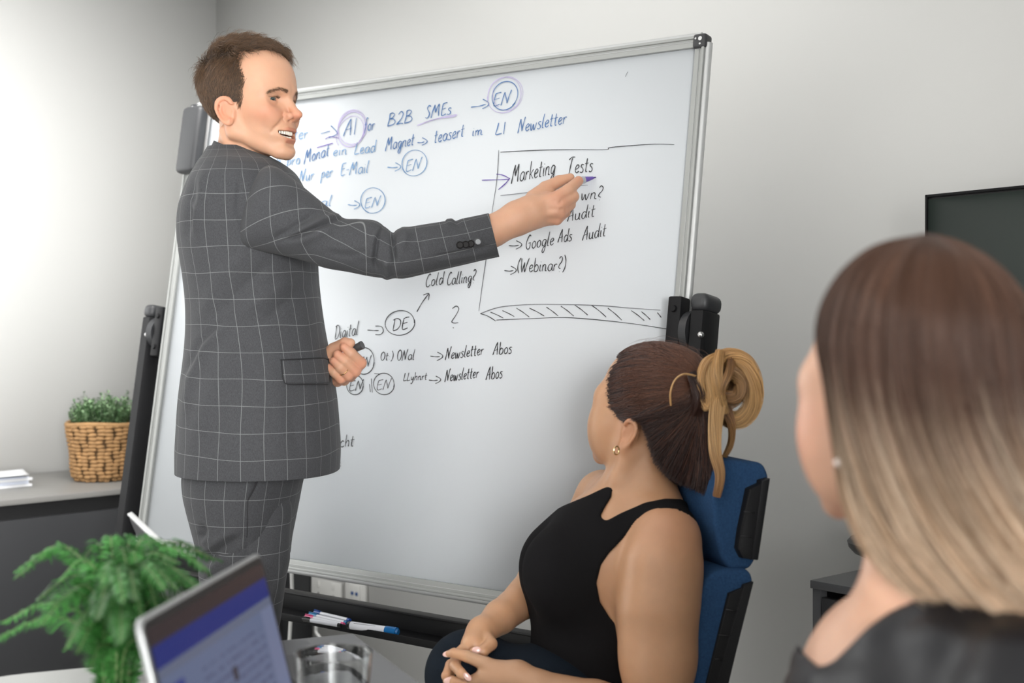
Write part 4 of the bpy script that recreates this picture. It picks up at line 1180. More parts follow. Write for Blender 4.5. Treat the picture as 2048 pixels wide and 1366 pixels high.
# dark scalp under the strands so no skin shines through
cap_v, cap_q = nets(lambda p: head_field(p, ears=False, smile=False) - .0022, (-.115, -.10, -.10), (.115, .10, .13), .0022)
cen = cap_v[cap_q].mean(1); keep = hair_keep(cen + np.array((.005, 0, -.002)))
M_SCALP = mat('hair_undercoat', (.035, .021, .013), .8, bump=.3, bscale=700, noise=.4, nscale=220)
quads_np('hair_undercoat', HF.w(cap_v), cap_q[keep], M_SCALP, man)
# eyebrows
M_BROW = hair_material('brow_hair', (.10, .055, .030), (.17, .10, .06), .6, .3)
for sd in (-1, 1):
    n = 230; t = rr.uniform(0, 1, n); 
    bx = np.interp(t, [0, .5, 1], [.1015, .0955, .0760]); by = np.interp(t, [0, .5, 1], [.012, .030, .050]) * sd; bz = np.interp(t, [0, .5, 1], [.0125, .0175, .0090]) + rr.normal(size=n) * .0017
    pts = np.stack([bx, by, bz], 1)
    for _ in range(6):
        dd = man_head_f(pts.astype(np.float32)); pts -= np.stack([dd, 0 * dd, 0 * dd], 1)
    k = 5; dr = np.stack([-.15 - .5 * t, (.9 + 0 * t) * sd, .55 - .9 * t], 1) + rr.normal(size=(n, 3)) * .15
    dr /= np.linalg.norm(dr, axis=1)[:, None]
    pp = np.stack([pts + dr * (.0062 * i / (k - 1)) + np.array((.0010 + .0006 * math.sin(i * .8), 0, 0)) for i in range(k)], 1)
    strands('eyebrow', HF.w(pp.reshape(-1, 3)).reshape(pp.shape), .00018, M_BROW, man)
    n = 70; t = np.linspace(0, 1, n)
    ex = np.interp(t, [0, .5, 1], [.0868, .0885, .0790]); ey = np.interp(t, [0, .5, 1], [.021, .032, .045]) * sd; ez = np.interp(t, [0, .5, 1], [.0005, .0022, -.0010])
    pts = np.stack([ex, ey, ez], 1); dr = np.stack([.8 + 0 * t, (t - .4) * 1.2 * sd, -.25 + 0 * t], 1)
    pp = np.stack([pts + dr * (.0065 * i / 4) + np.array((0, 0, .0004 * i * i * .8)) for i in range(5)], 1)
    strands('eyelashes', HF.w(pp.reshape(-1, 3)).reshape(pp.shape), .00013, M_BROW, man)
adopt(jk, man); adopt(trousers, man)
for o in (sl, sl2, collar): adopt(o, jk)
# pocket flap and its piping
rows = []
for t in np.linspace(0, 1, 9):
    l = 563 + 3 * t + (10 * max(0, t - .8) / .2) ** 1 * (1 if t > .8 else 0) * .5; 
    rows.append([(l + (659.0 + 1 * t - l) * s, (720 - 3.5 * s) + 48 * t * (1 - .0 * s) + 1.0 * math.sin(s * 3)) for s in np.linspace(0, 1, 16)])
fl = patch('pocket_flap', rows, .0045, M_SUIT, None); adopt(fl, jk)
def surf_tube(name, pts, r, off, m, parent):
    pp = crom(pts, 6); b = BM(); b.tube([torso_hit(x, y, off)[0] for x, y in pp], r, 6)
    return adopt(b.out(name, m), parent)
surf_tube('piping', [(561, 720), (600, 718), (640, 716), (655, 719)], .0013, .006, M_SEAM, jk)
surf_tube('piping', [(563, 722), (565, 745), (567, 760), (575, 768), (610, 769), (656, 769)], .0010, .006, M_SEAM, jk)
def front_tube(name, pts, r, parent):
    pp = crom([(x, y) for x, y in pts], 5); q = []
    for x, y in pp:
        l, r_ = np.interp(y, [940, 1011, 1075, 1110, 1160, 1220], [371, 380, 399, 399, 401, 404]), np.interp(y, [940, 1011, 1075, 1110, 1160, 1220], [606, 594, 581, 577, 571, 563])
        cx_, a = (l + r_) / 2, (r_ - l) / 2; b_ = np.interp(y, [945, 1011, 1075, 1110, 1160], [.176, .183, .181, .186, .186])
        q.append(P(x, y, 2.955 - b_ * (1 - abs((x - cx_) / a) ** 2.2) ** (1 / 2.2) - .0005))
    b = BM(); b.tube(q, r, 6); return adopt(b.out(name, M_SEAM), parent)
front_tube('pocket_edge', [(523, 944), (510, 975), (496, 1000)], .0014, trousers)
front_tube('side_seam', [(496, 1000), (495, 1050), (494, 1075)], .0008, trousers)
# cuff buttons
M_BTN = mat('black_horn_button', (.008, .007, .007), .5, spec=.15)
M_BTN2 = mat('shiny_metal_button', (.07, .072, .075), .35, metal=.4)
def button(px, py, Y, m, r=.0076):
    c = P(px, py, Y); n = Vector((0.05, -1, .08)).normalized(); u = n.orthogonal().normalized(); w = n.cross(u)
    b = BM(); b.cyl(c, c + n * .0016, r, r * .97, 24)
    b.tube([c + n * .0018 + (u * math.cos(t) + w * math.sin(t)) * r * .84 for t in [k * 2 * math.pi / 24 for k in range(25)]], r * .15, 6, cap=False)
    o = b.out('button', m); adopt(o, jk)
    b = BM()
    for k in range(4):
        t = math.pi / 4 + k * math.pi / 2; q = c + n * .0014 + (u * math.cos(t) + w * math.sin(t)) * r * .26; b.cyl(q, q + n * .0006, r * .11, n=8)
    return o
def sleeve_front(px):     # front surface distance of the sleeve at buttons
    return np.interp(px, [900, 960, 990], [2.786 - .048, 2.811 - .046, 2.822 - .044])
for i, (x, y) in enumerate(((920, 490), (931.5, 489), (942, 487.5), (956, 483.5))):
    button(x, y, sleeve_front(x) + .002, M_BTN2 if i == 3 else M_BTN)
button(662, 737, 2.935, M_BTN, .0075)
# shoes
for Y in (2.86, 3.05):
    f = lambda p, Y=Y: smax(smin(s_ell(p, (P(480, 1500, Y).x + .05, Y, .045), (.135, .046, .05)), s_ell(p, (P(480, 1500, Y).x - .02, Y, .08), (.06, .042, .07)), .03), -(p[:, 2] - .004), .004)
    a_, q_ = nets(f, (P(480, 1500, Y).x - .12, Y - .07, 0), (P(480, 1500, Y).x + .2, Y + .07, .17), .006)
    adopt(quads_np('shoe', a_, q_, mat('black_leather', (.02, .017, .015), .3, coat=.3)), man)
# wedding ring
rc = P(687, 741.5, 2.9215); rd = (P(696, 751, 2.930) - P(680, 734, 2.915)).normalized(); ru = rd.orthogonal().normalized(); rw = rd.cross(ru)
b = BM(); b.tube([rc + (ru * math.cos(i * math.pi / 12) + rw * math.sin(i * math.pi / 12)) * .0122 for i in range(25)], .0012, 6, cap=False)
rg = b.out('finger_ring', mat('gold', (.75, .5, .25), .25, metal=1.0)); adopt(rg, man)
# ------------------------------------------------------------------ things in his hands
M_MK = mat('silver_marker_barrel', (.42, .44, .47), .3, metal=.3)
M_PUR = mat('purple_plastic', (.13, .08, .34), .35)
tipw = on_board(1192, 354); back = P(1096, 375, tipw.y - .028)
dm = (tipw - back).normalized()
pk = empty('marker', back, 'purple marker with silver barrel held by the standing man against the whiteboard', 'marker')
def seg(name, t0, t1, r0, r1, m):
    b = BM(); b.cyl(tipw - dm * t0, tipw - dm * t1, r0, r1, 24); return b.out(name, m, pk)
seg('barrel', .125, .030, .0078, .0078, M_MK); seg('end_plug', .140, .125, .0060, .0078, M_PUR); seg('collar_ring', .030, .026, .0080, .0072, M_MK)
seg('tip_holder', .026, .007, .0066, .0028, M_PUR); seg('nib', .007, .001, .0020, .0012, mat('purple_ink_nib', (.05, .03, .16), .5))
cp = P(706, 699, 2.930); ce = P(724.5, 690, 2.922)
cap = empty('marker', cp, 'stubby black marker sticking out of the left fist of the standing man', 'marker')
b = BM(); b.cyl(cp, ce, .0078, .0090, 28); b.cyl(cp + (ce - cp) * .86, ce + (ce - cp) * .02, .0092, .0092, 28); b.out('barrel', mat('charcoal_plastic', (.045, .045, .047), .35, bump=.1, bscale=900), cap)
# ================================================================== furniture and small things
M_TOPG = mat('warm_grey_laminate', (.23, .225, .215), .45, bump=.05, bscale=300)
M_CABD = mat('anthracite_front', (.035, .036, .039), .38, bump=.04, bscale=400)
M_CABK = mat('black_recess', (.010, .010, .011), .6, bump=.03)
M_GREYM = mat('grey_lacquered_metal', (.105, .107, .112), .4, bump=.04, bscale=400)
# left cabinet against the left wall: front top edge passes photo point (260,976) at z .74
A0 = P(260, 976, 4.38); CDEP = .60
cabd = EL        # runs towards the camera side along the left wall
cf = A0 - EL * .10                                   # far end, hidden behind the board
def CF(t, n, z): return Vector((A0.x, A0.y, 0)) + EL * t + EB * n + Vector((0, 0, z))
lc = empty('sideboard', CF(.6, -.3, 0), 'long low sideboard with anthracite front and warm grey top along the left wall', 'sideboard')
TOPZ = A0.z
axc = (EL, EB, Vector((0, 0, 1)))
L0, L1 = -.50, 1.55
b = BM(); b.box(CF((L0 + L1) / 2, -CDEP / 2, TOPZ - .0085), L1 - L0, CDEP, .017, axc, .0015); b.out('worktop', M_TOPG, lc)
b = BM(); b.box(CF((L0 + L1) / 2, -CDEP / 2 - .012, (TOPZ - .017) / 2 + .02), L1 - L0 - .01, CDEP - .03, TOPZ - .017 - .04, axc, .001); b.out('body', M_CABK, lc)
for k in range(2):
    w_ = (L1 - L0 - .01) / 2; t0 = L0 + .005 + w_ * (k + .5)
    b = BM(); b.box(CF(t0, -.011, (TOPZ - .062 + .06) / 2), w_ - .004, .018, TOPZ - .062 - .06, axc, .0015)
    dr_ = b.out('door', M_CABD, lc)
b = BM(); b.box(CF((L0 + L1) / 2, -.03, .03), L1 - L0 - .03, CDEP - .10, .06, axc); 
b = BM(); b.box(CF((L0 + L1) / 2, -CDEP / 2 - .02, .02), L1 - L0 - .05, CDEP - .10, .04, axc); b.out('plinth', M_CABK, lc)
# ---- basket planter
bc = P(203, 957, 4.62)
bz = TOPZ
bk_px = lambda px, py: P(px, py, 4.62)
BX = Vector((P(203, 900, 4.60).x, 4.60, bz + .001))
S_ = 4.60 / F
bas = empty('basket_planter', BX, 'round woven water-hyacinth basket holding a small bushy plant on the sideboard', 'basket')
rt, rb_, hb = 66 * S_, 52 * S_, 113 * S_
M_WEAVE = mat('woven_hyacinth', (.33, .185, .075), .75, bump=.6, bscale=350, noise=.35, nscale=45)
M_WEAVED = mat('basket_inside', (.10, .055, .022), .85, bump=.5)
b = BM(); b.lathe([(0, .004), (rb_ * .86, .004), (rb_ * .95, hb * .12), (rt * .93, hb * .97), (rt * .86, hb * .97), (rb_ * .84, .03), (0, .03)], BX, 40); b.out('liner', M_WEAVED, bas)
rows_n = 15
strand_me = {}
for r_ in range(rows_n):
    t = (r_ + .5) / rows_n; z = hb * t; rad = (rb_ + (rt - rb_) * t ** .8) * (.93 if r_ == 0 else 1) + .002 * math.sin(t * 9)
    nk = 24; 
    b = BM()
    ph = .08 * math.sin(r_ * 1.7)
    for k in range(nk):
        a = 2 * math.pi * (k + ph + .15 * math.sin(k * 3.7 + r_)) / nk
        c = BX + Vector((rad * math.cos(a), rad * math.sin(a), z + .0012 * math.sin(k * 2.1 + r_)))
        M3 = Matrix.Rotation(a, 3, 'Z') @ Matrix.Rotation(.10 * math.sin(k * 5 + r_ * 2), 3, 'X')
        b.sphere(c, 1, 5, (.0080, rad * math.pi / nk * 1.10, hb / rows_n * .58), M3)
    o = b.out('woven_row', M_WEAVE, bas); tag(o, kind='stuff')
b = BM(); b.tube([BX + Vector(((rt + .001) * math.cos(a), (rt + .001) * math.sin(a), hb + .003 * math.sin(a * 3))) for a in np.linspace(0, 2 * math.pi, 49)], .0075, 8, cap=False); b.out('rim', M_WEAVE, bas)
b = BM(); b.lathe([(0, hb * .86), (rt * .9, hb * .86)], BX, 30); b.out('soil', mat('dark_soil', (.03, .02, .014), .95, bump=.6, bscale=200), bas)
# bushy plant: many small leaves on stems
M_LEAF1 = mat('thyme_leaf', (.06, .14, .05), .5, noise=.4, nscale=60)
M_LEAF2 = mat('pale_leaf', (.22, .34, .18), .5, noise=.3, nscale=60)
M_STEM = mat('thin_stem', (.06, .10, .04), .6, bump=.1)
bush = empty('bushy_plant', BX + Vector((0, 0, hb)), 'small bushy plant with tiny green leaves growing in the woven basket', 'plant')
rg_ = random.Random(4)
lv = {0: ([], []), 1: ([], [])}; stb = BM()
def leaf_quad(store, c, d, up, L, W):
    v, f = store; k = len(v); s = d.cross(up).normalized() * W; m = c + d * L * .5 + up * L * .08
    v += [c, m + s, c + d * L, m - s]; f.append((k, k + 1, k + 2, k + 3))
for i in range(150):
    a = rg_.uniform(0, 6.28); r0 = rt * .75 * math.sqrt(rg_.random()); base = BX + Vector((r0 * math.cos(a), r0 * math.sin(a), hb * .88))
    outl = r0 / rt; H = (.125 - .055 * outl) * rg_.uniform(.6, 1.1)
    if i in (3, 7, 11): H = .125
    top = base + Vector((math.cos(a) * .030 * outl + rg_.uniform(-.012, .012), math.sin(a) * .030 * outl + rg_.uniform(-.012, .012), H))
    stb.tube([base, (base + top) / 2 + Vector((rg_.uniform(-.004, .004), 0, 0)), top], [.0009, .0007, .0004], 4)
    for k in range(22):
        t = .25 + .75 * k / 21; c = base.lerp(top, t); an = rg_.uniform(0, 6.28)
        d = Vector((math.cos(an), math.sin(an), rg_.uniform(.1, 1.0))).normalized()
        leaf_quad(lv[1 if rg_.random() < (.35 + .3 * t) else 0], c, d, Vector((0, 0, 1)), rg_.uniform(.010, .017), rg_.uniform(.0036, .0056))
tag(stb.out('stems', M_STEM, bush), kind='stuff')
for k, m in ((0, M_LEAF1), (1, M_LEAF2)):
    tag(mesh_np('small_leaves', lv[k][0], lv[k][1], m, bush, False), kind='stuff')
# ---- stack of papers at the left edge
PT = Vector((P(0, 968, 4.42).x, 4.42, TOPZ))
M_PAPER = mat('white_paper', (.80, .81, .83), .6, bump=.05, bscale=80); M_PAPB = mat('bluish_paper', (.60, .64, .74), .6, bump=.05)
mags = [(0, .0085, 0.0, 0), (.0088, .010, -.03, 1), (.0192, .008, .05, 0), (.0275, .0045, -.01, 1)]
for k, (z, h_, rot, bl) in enumerate(mags):
    e1 = (Matrix.Rotation(rot, 3, 'Z') @ EL); e2 = Vector((0, 0, 1)).cross(e1)
    b = BM(); c = P(28 - 6 * (k % 2) - 4, 968, 4.46); c = Vector((c.x - .10, c.y - .07, TOPZ + z + h_ / 2 + .0005)); 
    n_ = 3
    b.box(c + Vector((0, 0, 0)), .297, .21, h_, (e1, e2, Vector((0, 0, 1))), .0012)
    o = b.out('magazine', M_PAPER if (k % 2 == 0) else M_PAPB)
    tag(o, ['white brochure lying at the bottom of the paper stack on the sideboard', 'bluish brochure second from the bottom of the paper stack on the sideboard', 'white brochure third from the bottom of the paper stack on the sideboard', 'bluish thin brochure fourth from the bottom of the paper stack on the sideboard'][k], 'brochure', 'brochures stacked on the sideboard')
c = P(30, 950, 4.46); c = Vector((c.x - .10, c.y - .06, TOPZ + .0345)); e1 = (Matrix.Rotation(-.35, 3, 'Z') @ EL); e2 = Vector((0, 0, 1)).cross(e1)
v = []; f = []
for i in range(13):
    for j in range(9):
        x, y = (i / 12 - .5) * .297, (j / 8 - .5) * .21
        v.append(c + e1 * x + e2 * y + Vector((0, 0, .006 * max(0, -x / .15) ** 2 + .004 * (y / .1) ** 2 * (1 if y > 0 else 0))))
for i in range(12):
    for j in range(8): k = i * 9 + j; f.append((k, k + 1, k + 10, k + 9))
o = mesh_np('paper_sheet', v, f, M_PAPER); md = o.modifiers.new('t', 'SOLIDIFY'); md.thickness = .0006
tag(o, 'loose white sheet curling on top of the brochure stack on the sideboard', 'paper')
# ---- wall sockets and cables behind the board
def WP(px, py):      # point on the back wall behind a photo pixel
    d = Vector(((px - CX) / F, 1, -(py - HY) / F)); o = Vector((0, 0, CZ)); return o + d * ((CORNER - o).dot(EL) / d.dot(EL))
axw = (EB, EL, Vector((0, 0, 1)))
M_SOCK = mat('white_socket_plastic', (.70, .70, .68), .3, bump=.02); M_BLUE = mat('blue_port', (.02, .08, .25), .4)
c = WP(657, 1188); b = BM(); b.box(c + EL * .006, .170, .012, .10, axw, .003); sk = b.out('wall_socket', M_SOCK); tag(sk, 'double white wall socket below the whiteboard, left of the data socket', 'socket')
for k in (-1, 1):
    b = BM(); b.box(c + EB * (.042 * k) + EL * .0125 + Vector((0, 0, .032)), .014, .005, .022, axw, .001); adopt(b.out('rocker_switch', M_SOCK), sk)
    b = BM()
    for dx, dz, w_, h_ in ((0, .008, .005, .010), (-.012, -.008, .009, .004), (.012, -.008, .009, .004)): b.box(c + EB * (.042 * k + dx) + EL * .012 + Vector((0, 0, dz - .01)), w_, .002, h_, axw)
    tag(adopt(b.out('pin_holes', M_CABK), sk), kind='stuff')
c = WP(716, 1186); b = BM(); b.box(c + EL * .006, .112, .012, .10, axw, .003); sk2 = b.out('data_socket', M_SOCK); tag(sk2, 'white wall data socket with two blue ports below the whiteboard', 'socket')
b = BM(); b.box(c + EL * .013, .060, .004, .060, axw, .002); adopt(b.out('port_module', M_SOCK), sk2)
for k in (-1, 1):
    b = BM(); b.cyl(c + EB * (.012 * k) + EL * .014, c + EB * (.012 * k) + EL * .017, .0065, n=16); adopt(b.out('port', M_BLUE), sk2)
M_WCAB = mat('white_cable_sheath', (.75, .75, .74), .35, bump=.02)
def cable(pts, r, label, m=M_WCAB):
    p = crom([tuple(q) for q in pts], 8); b = BM(); b.tube([Vector(q) for q in p], r, 8); return tag(b.out('cable', m), label, 'cable')
cable([P(583, 1140, 3.95), P(584, 1200, 3.95), P(580, 1260, 3.95), P(578, 1320, 3.95), Vector((P(577, 1320, 3.95).x, 3.95, .02))], .0052, 'white cable hanging down behind the tray at the standing man\'s legs')
cable([WP(648, 1200) + EL * .03, P(634, 1240, 4.35), P(633, 1265, 4.3), P(645, 1290, 4.25), Vector((P(665, 1320, 4.2).x, 4.2, .10)), Vector((P(700, 1320, 4.2).x, 4.15, .015))], .0050, 'white cable drooping from the double wall socket')
# dark cable duct behind the board
c = WP(612, 1230); b = BM(); b.box(Vector((c.x, c.y, 0)) + EL * .05 + Vector((0, 0, .30)), .085, .09, .60, axw, .004); tag(b.out('equipment_box', M_CABD), 'dark upright equipment box at the wall behind the whiteboard, left of the sockets', 'box')
# ---- pens on the tray
M_WB = mat('white_pen_barrel', (.72, .73, .78), .25, bump=.01)
tz = TRO.z + .0035
def tray_pt(px, py, dz):     # point on the tray deck plane seen at a pixel
    d = Vector(((px - CX) / F, 1, -(py - HY) / F)); o = Vector((0, 0, CZ)); return o + d * ((tz + dz - CZ) / d.z)
def pen(pa, pb, r, mcap, caplen, label, grp, name='marker', body=M_WB, rear=None, clip=True):
    a, b2 = tray_pt(*pa, r), tray_pt(*pb, r); d = (b2 - a).normalized(); L = (b2 - a).length
    e = empty(name, a, label, 'marker', grp)
    b = BM(); b.cyl(a + d * caplen, b2 - d * .008, r * .92, n=16); b.out('barrel', body, e)
    b = BM(); b.cyl(a + d * .004, a + d * caplen, r, n=16); b.cyl(a, a + d * .006, r * .55, r * .9, n=12); b.out('cap', mcap, e)
    b = BM(); b.cyl(b2 - d * .008, b2, r * .95, r * .85, n=16); b.out('end_plug', rear or mcap, e)
    if clip:
        b = BM(); b.box(a + d * (caplen * .45) + Vector((0, -.2, 1)).normalized() * (r + .001), caplen * .8, .003, .0016, (d, d.cross(Vector((0, 0, 1))), Vector((0, 0, 1)))); b.out('clip', mcap, e)
    return e
mb = mat('blue_pen_plastic', (.02, .07, .30), .3, bump=.01); ml = mat('sky_blue_plastic', (.03, .20, .42), .3, bump=.01); mp = mat('pink_plastic', (.75, .10, .26), .3, bump=.01); mk = mat('black_plastic', (.015, .015, .016), .3, bump=.01)
pen((628, 1224), (700, 1241), .0052, mb, .026, 'dark blue capped slim marker, rearmost of the four slim pens on the tray', 'slim markers on the tray')
pen((618, 1229), (694, 1246), .0052, ml, .030, 'sky blue capped slim marker on the whiteboard tray', 'slim markers on the tray')
pen((610, 1233), (688, 1249), .0052, mp, .030, 'pink capped slim marker on the whiteboard tray', 'slim markers on the tray')
pen((605, 1238), (682, 1251), .0052, mk, .026, 'black capped slim marker at the front edge of the whiteboard tray', 'slim markers on the tray')
e = pen((797, 1264), (697, 1250), .0098, mat('bright_blue_plastic', (.01, .13, .36), .3, bump=.01), .033, 'thick marker with bright blue cap lying on the whiteboard tray', None, rear=mk, clip=False)
b = BM(); a_, b_2 = tray_pt(752, 1257, .0098), tray_pt(708, 1251, .0098); b.box((a_ + b_2) / 2 + Vector((0, -.0085, .004)), (b_2 - a_).length, .0015, .007, ((b_2 - a_).normalized(), (b_2 - a_).normalized().cross(Vector((0, 0, 1))), Vector((0, 0, 1))), .0006); b.out('printed_logo_bar', mk, e)
# ---- right cabinet, speakerphone, screen
RC = P(1620, 1160, 2.88); RZ = RC.z
rf = Vector((.66, -.751, 0)).normalized(); rs = Vector((.751, .66, 0)).normalized()
axr = (rf, rs, Vector((0, 0, 1)))
def RP(a, b_, z): return Vector((RC.x, RC.y, 0)) + rf * a + rs * b_ + Vector((0, 0, z))
rc = empty('office_cabinet', RP(.6, .22, 0), 'grey metal office cabinet with dark front behind the blonde woman', 'cabinet')
b = BM(); b.box(RP(.60, .215, RZ - .0085), 1.20, .43, .017, axr, .0012); b.out('worktop', M_GREYM, rc)
b = BM(); b.box(RP(.010, .22, (RZ - .019) / 2), .022, .42, RZ - .019, axr, .001); b.out('side_panel', M_GREYM, rc)
b = BM(); b.box(RP(1.19, .22, (RZ - .019) / 2), .022, .42, RZ - .019, axr, .001); b.out('side_panel', M_GREYM, rc)
b = BM(); b.box(RP(.60, .23, (RZ - .02) / 2 + .02), 1.158, .40, RZ - .06, axr); b.out('body', M_CABK, rc)
for k in range(2):
    b = BM(); b.box(RP(.024 + .578 * (k + .5), .012, (RZ - .034) / 2 + .015), .572, .018, RZ - .062, axr, .0015); dd_ = b.out('door', M_CABD, rc)
    b = BM(); b.box(RP(.024 + .578 + (.03 if k else -.03), -.004, RZ - .15), .010, .014, .12, axr, .003); adopt(b.out('handle', M_GREYM), dd_)
sp = RP(.215, .17, RZ); sp = Vector((P(1795, 1120, 3.12).x, 3.12, RZ))
sph = empty('speakerphone', sp, 'flat round black conference speaker standing on the grey cabinet', 'speaker')
b = BM(); b.lathe([(0, .003), (.070, .003), (.085, .008), (.088, .012), (.0, .012)], sp, 40); b.out('base', M_CABK, sph)
b = BM(); b.lathe([(0, .012), (.096, .013), (.108, .026), (.111, .038), (.104, .046), (.085, .050), (.07, .045), (0, .043)], sp, 48); b.out('body', mat('dark_speaker_shell', (.05, .048, .05), .4, bump=.05, bscale=500), sph)
# wall screen
T0 = P(1853, 390, 3.00); tf = Vector((.484, -.875, 0)).normalized(); tn_ = Vector((-.875, -.484, 0)).normalized()
axt = (tf, tn_, Vector((0, 0, 1)))
TW, TH = 1.23, .70
def TVP(a, n, z): return T0 + tf * a + tn_ * n + Vector((0, 0, z))
M_SCR = mat('dark_glossy_screen', (.045, .058, .052), .25, spec=.4, bump=.0)
tv = empty('television', TVP(TW / 2, 0, -TH / 2), 'large dark flat screen on a wall arm behind the blonde woman', 'television')
b = BM(); b.box(TVP(TW / 2, -.014, -TH / 2), TW, .028, TH, axt, .002); b.out('housing', mat('black_screen_housing', (.02, .02, .021), .4, bump=.05), tv)
b = BM(); b.box(TVP(TW / 2, .0010, -TH / 2 - .002), TW - .012, .002, TH - .016, axt); b.out('screen', M_SCR, tv)
b = BM()
for a, z, w_, h_ in ((TW / 2, -.003, TW, .006), (TW / 2, -TH + .006, TW, .012), (.003, -TH / 2, .006, TH), (TW - .003, -TH / 2, .006, TH)): b.box(TVP(a, .002, z), w_, .006, h_, axt, .001)
b.out('bezel', M_BLACK, tv)
cc = TVP(.45, -.03, -TH / 2); wallp = cc + EL * ((CORNER - cc).dot(EL))
b = BM(); b.cyl(cc, wallp + EL * .005, .02, n=16); b.box(wallp + EL * .008, .2, .016, .2, axw, .002); b.box(cc, .22, .03, .22, axt, .002); b.out('wall_arm', M_BLACK, tv)
# ---- desks
M_DESK = mat('grey_desk_top', (.150, .150, .153), .38, bump=.04, bscale=300, noise=.06, nscale=90)
M_DESKW = mat('white_desk_top', (.50, .51, .50), .35, bump=.03, bscale=300)
D0 = Vector((-.277, 2.40, .74)); de1 = Vector((.396, -.918, 0)).normalized(); de2 = Vector((.918, .396, 0)).normalized()
axd = (de2, de1, Vector((0, 0, 1)))
def round_poly(x0, y0, x1, y1, rads):
    out = []
    for (cx_, cy_, a0), r in zip(((x0, y0, 180), (x1, y0, 270), (x1, y1, 0), (x0, y1, 90)), rads):
        ccx = cx_ + (r if cx_ == x0 else -r); ccy = cy_ + (r if cy_ == y0 else -r)
        n = 10 if r > .02 else 3
        for i in range(n + 1):
            a = math.radians(a0 + 90 * i / n); out.append((ccx + r * math.cos(a), ccy + r * math.sin(a)))
    return out
def desk(name, x0, y0, x1, y1, rads, m, label, ztop=.74):
    e = empty(name, D0 + de2 * (x0 + x1) / 2 + de1 * (y0 + y1) / 2 - Vector((0, 0, .74)), label, 'desk')
    b = BM(); b.prism(round_poly(x0, y0, x1, y1, rads), ztop - .74 - .024, ztop - .74, axd, D0, .0015); b.out('table_top', m, e)
    for x in (x0 + .05, x1 - .05):
        for y in (y0 + .12, y1 - .08):
            q = D0 + de2 * x + de1 * y; b = BM(); b.box(Vector((q.x, q.y, .357)), .04, .04, .714, axd, .003); b.out('leg', M_BLACK, e)
    return e
desk('desk', -.385, 0, 0, 1.75, (.004, .004, .004, .004), M_DESK, 'grey rectangular desk carrying the drinking glass in the foreground')
desk('side_table', -.70, .055, -.392, 1.75, (.16, .004, .004, .02), M_DESKW, 'white table with rounded corner under the fern at the left front')
# ---- laptops
M_SIL = mat('silver_laptop_case', (.34, .35, .35), .32, metal=.45, bump=.02, bscale=600)
M_SILD = mat('grey_laptop_lid', (.13, .13, .135), .35, metal=.4, bump=.02, bscale=600)
M_KEY = mat('black_keys', (.02, .02, .021), .45, bump=.03)
def screen_material():
    m = bpy.data.materials.new('web_page_screen'); m.use_nodes = True; nt = m.node_tree; b = nt.nodes['Principled BSDF']
    at = nt.nodes.new('ShaderNodeUVMap'); at.uv_map = 'UVMap'
    sx = nt.nodes.new('ShaderNodeSeparateXYZ'); nt.links.new(at.outputs['UV'], sx.inputs[0]); U, V_ = sx.outputs[0], sx.outputs[1]
    def mth(op, a, c=None):
        n = nt.nodes.new('ShaderNodeMath'); n.operation = op
        for i, v in enumerate((a, c)):
            if v is None: continue
            if isinstance(v, (int, float)): n.inputs[i].default_value = v
            else: nt.links.new(v, n.inputs[i])
        return n.outputs[0]
    def rect(u0, u1, v0, v1):
        return mth('MULTIPLY', mth('MULTIPLY', mth('GREATER_THAN', U, u0), mth('LESS_THAN', U, u1)), mth('MULTIPLY', mth('GREATER_THAN', V_, v0), mth('LESS_THAN', V_, v1)))
    col = None
    def lay(mask, c):
        nonlocal col
        n = nt.nodes.new('ShaderNodeMix'); n.data_type = 'RGBA'
        if isinstance(mask, (int, float)): n.inputs['Factor'].default_value = mask
        else: nt.links.new(mask, n.inputs['Factor'])
        if col is None: n.inputs['A'].default_value = (.17, .215, .36, 1)
        else: nt.links.new(col, n.inputs['A'])
        n.inputs['B'].default_value = c + (1,); col = n.outputs['Result']
    lay(0.0, (.2, .2, .3))
    lay(rect(0, 1, .93, 1), (.05, .035, .035)); lay(rect(.0, 1, .84, .93), (.018, .035, .24)); lay(rect(0, 1, .80, .84), (.17, .20, .30))
    # text lines
    tl = mth('MULTIPLY', mth('LESS_THAN', mth('FRACT', mth('MULTIPLY', V_, 22)), .38), rect(.30, .86, .12, .74))
    nz = nt.nodes.new('ShaderNodeTexNoise'); nz.inputs['Scale'].default_value = 40; nt.links.new(at.outputs['UV'], nz.inputs['Vector'])
    lay(mth('MULTIPLY', tl, mth('GREATER_THAN', nz.outputs['Fac'], .48)), (.11, .135, .25))
    lay(rect(.05, .16, .66, .76), (.05, .07, .30)); lay(rect(.04, .18, .30, .58), (.30, .17, .28)); lay(rect(.52, .56, .60, .66), (.05, .05, .07)); lay(rect(.36, .39, .52, .56), (.42, .06, .12))
    lay(rect(.88, 1, .0, .80), (.22, .26, .42)); lay(rect(.0, 1, .0, .05), (.04, .05, .20))
    nt.links.new(col, b.inputs['Base Color']); b.inputs['Base Color'].default_value = (0, 0, 0, 1)
    nt.links.new(col, b.inputs['Emission Color']); b.inputs['Emission Strength'].default_value = .50
    nt.links.remove([l for l in nt.links if l.to_socket == b.inputs['Base Color']][0])
    b.inputs['Base Color'].default_value = (.01, .01, .012, 1)
    b.inputs['Roughness'].default_value = .25; b.inputs['Specular IOR Level'].default_value = .12
    return m
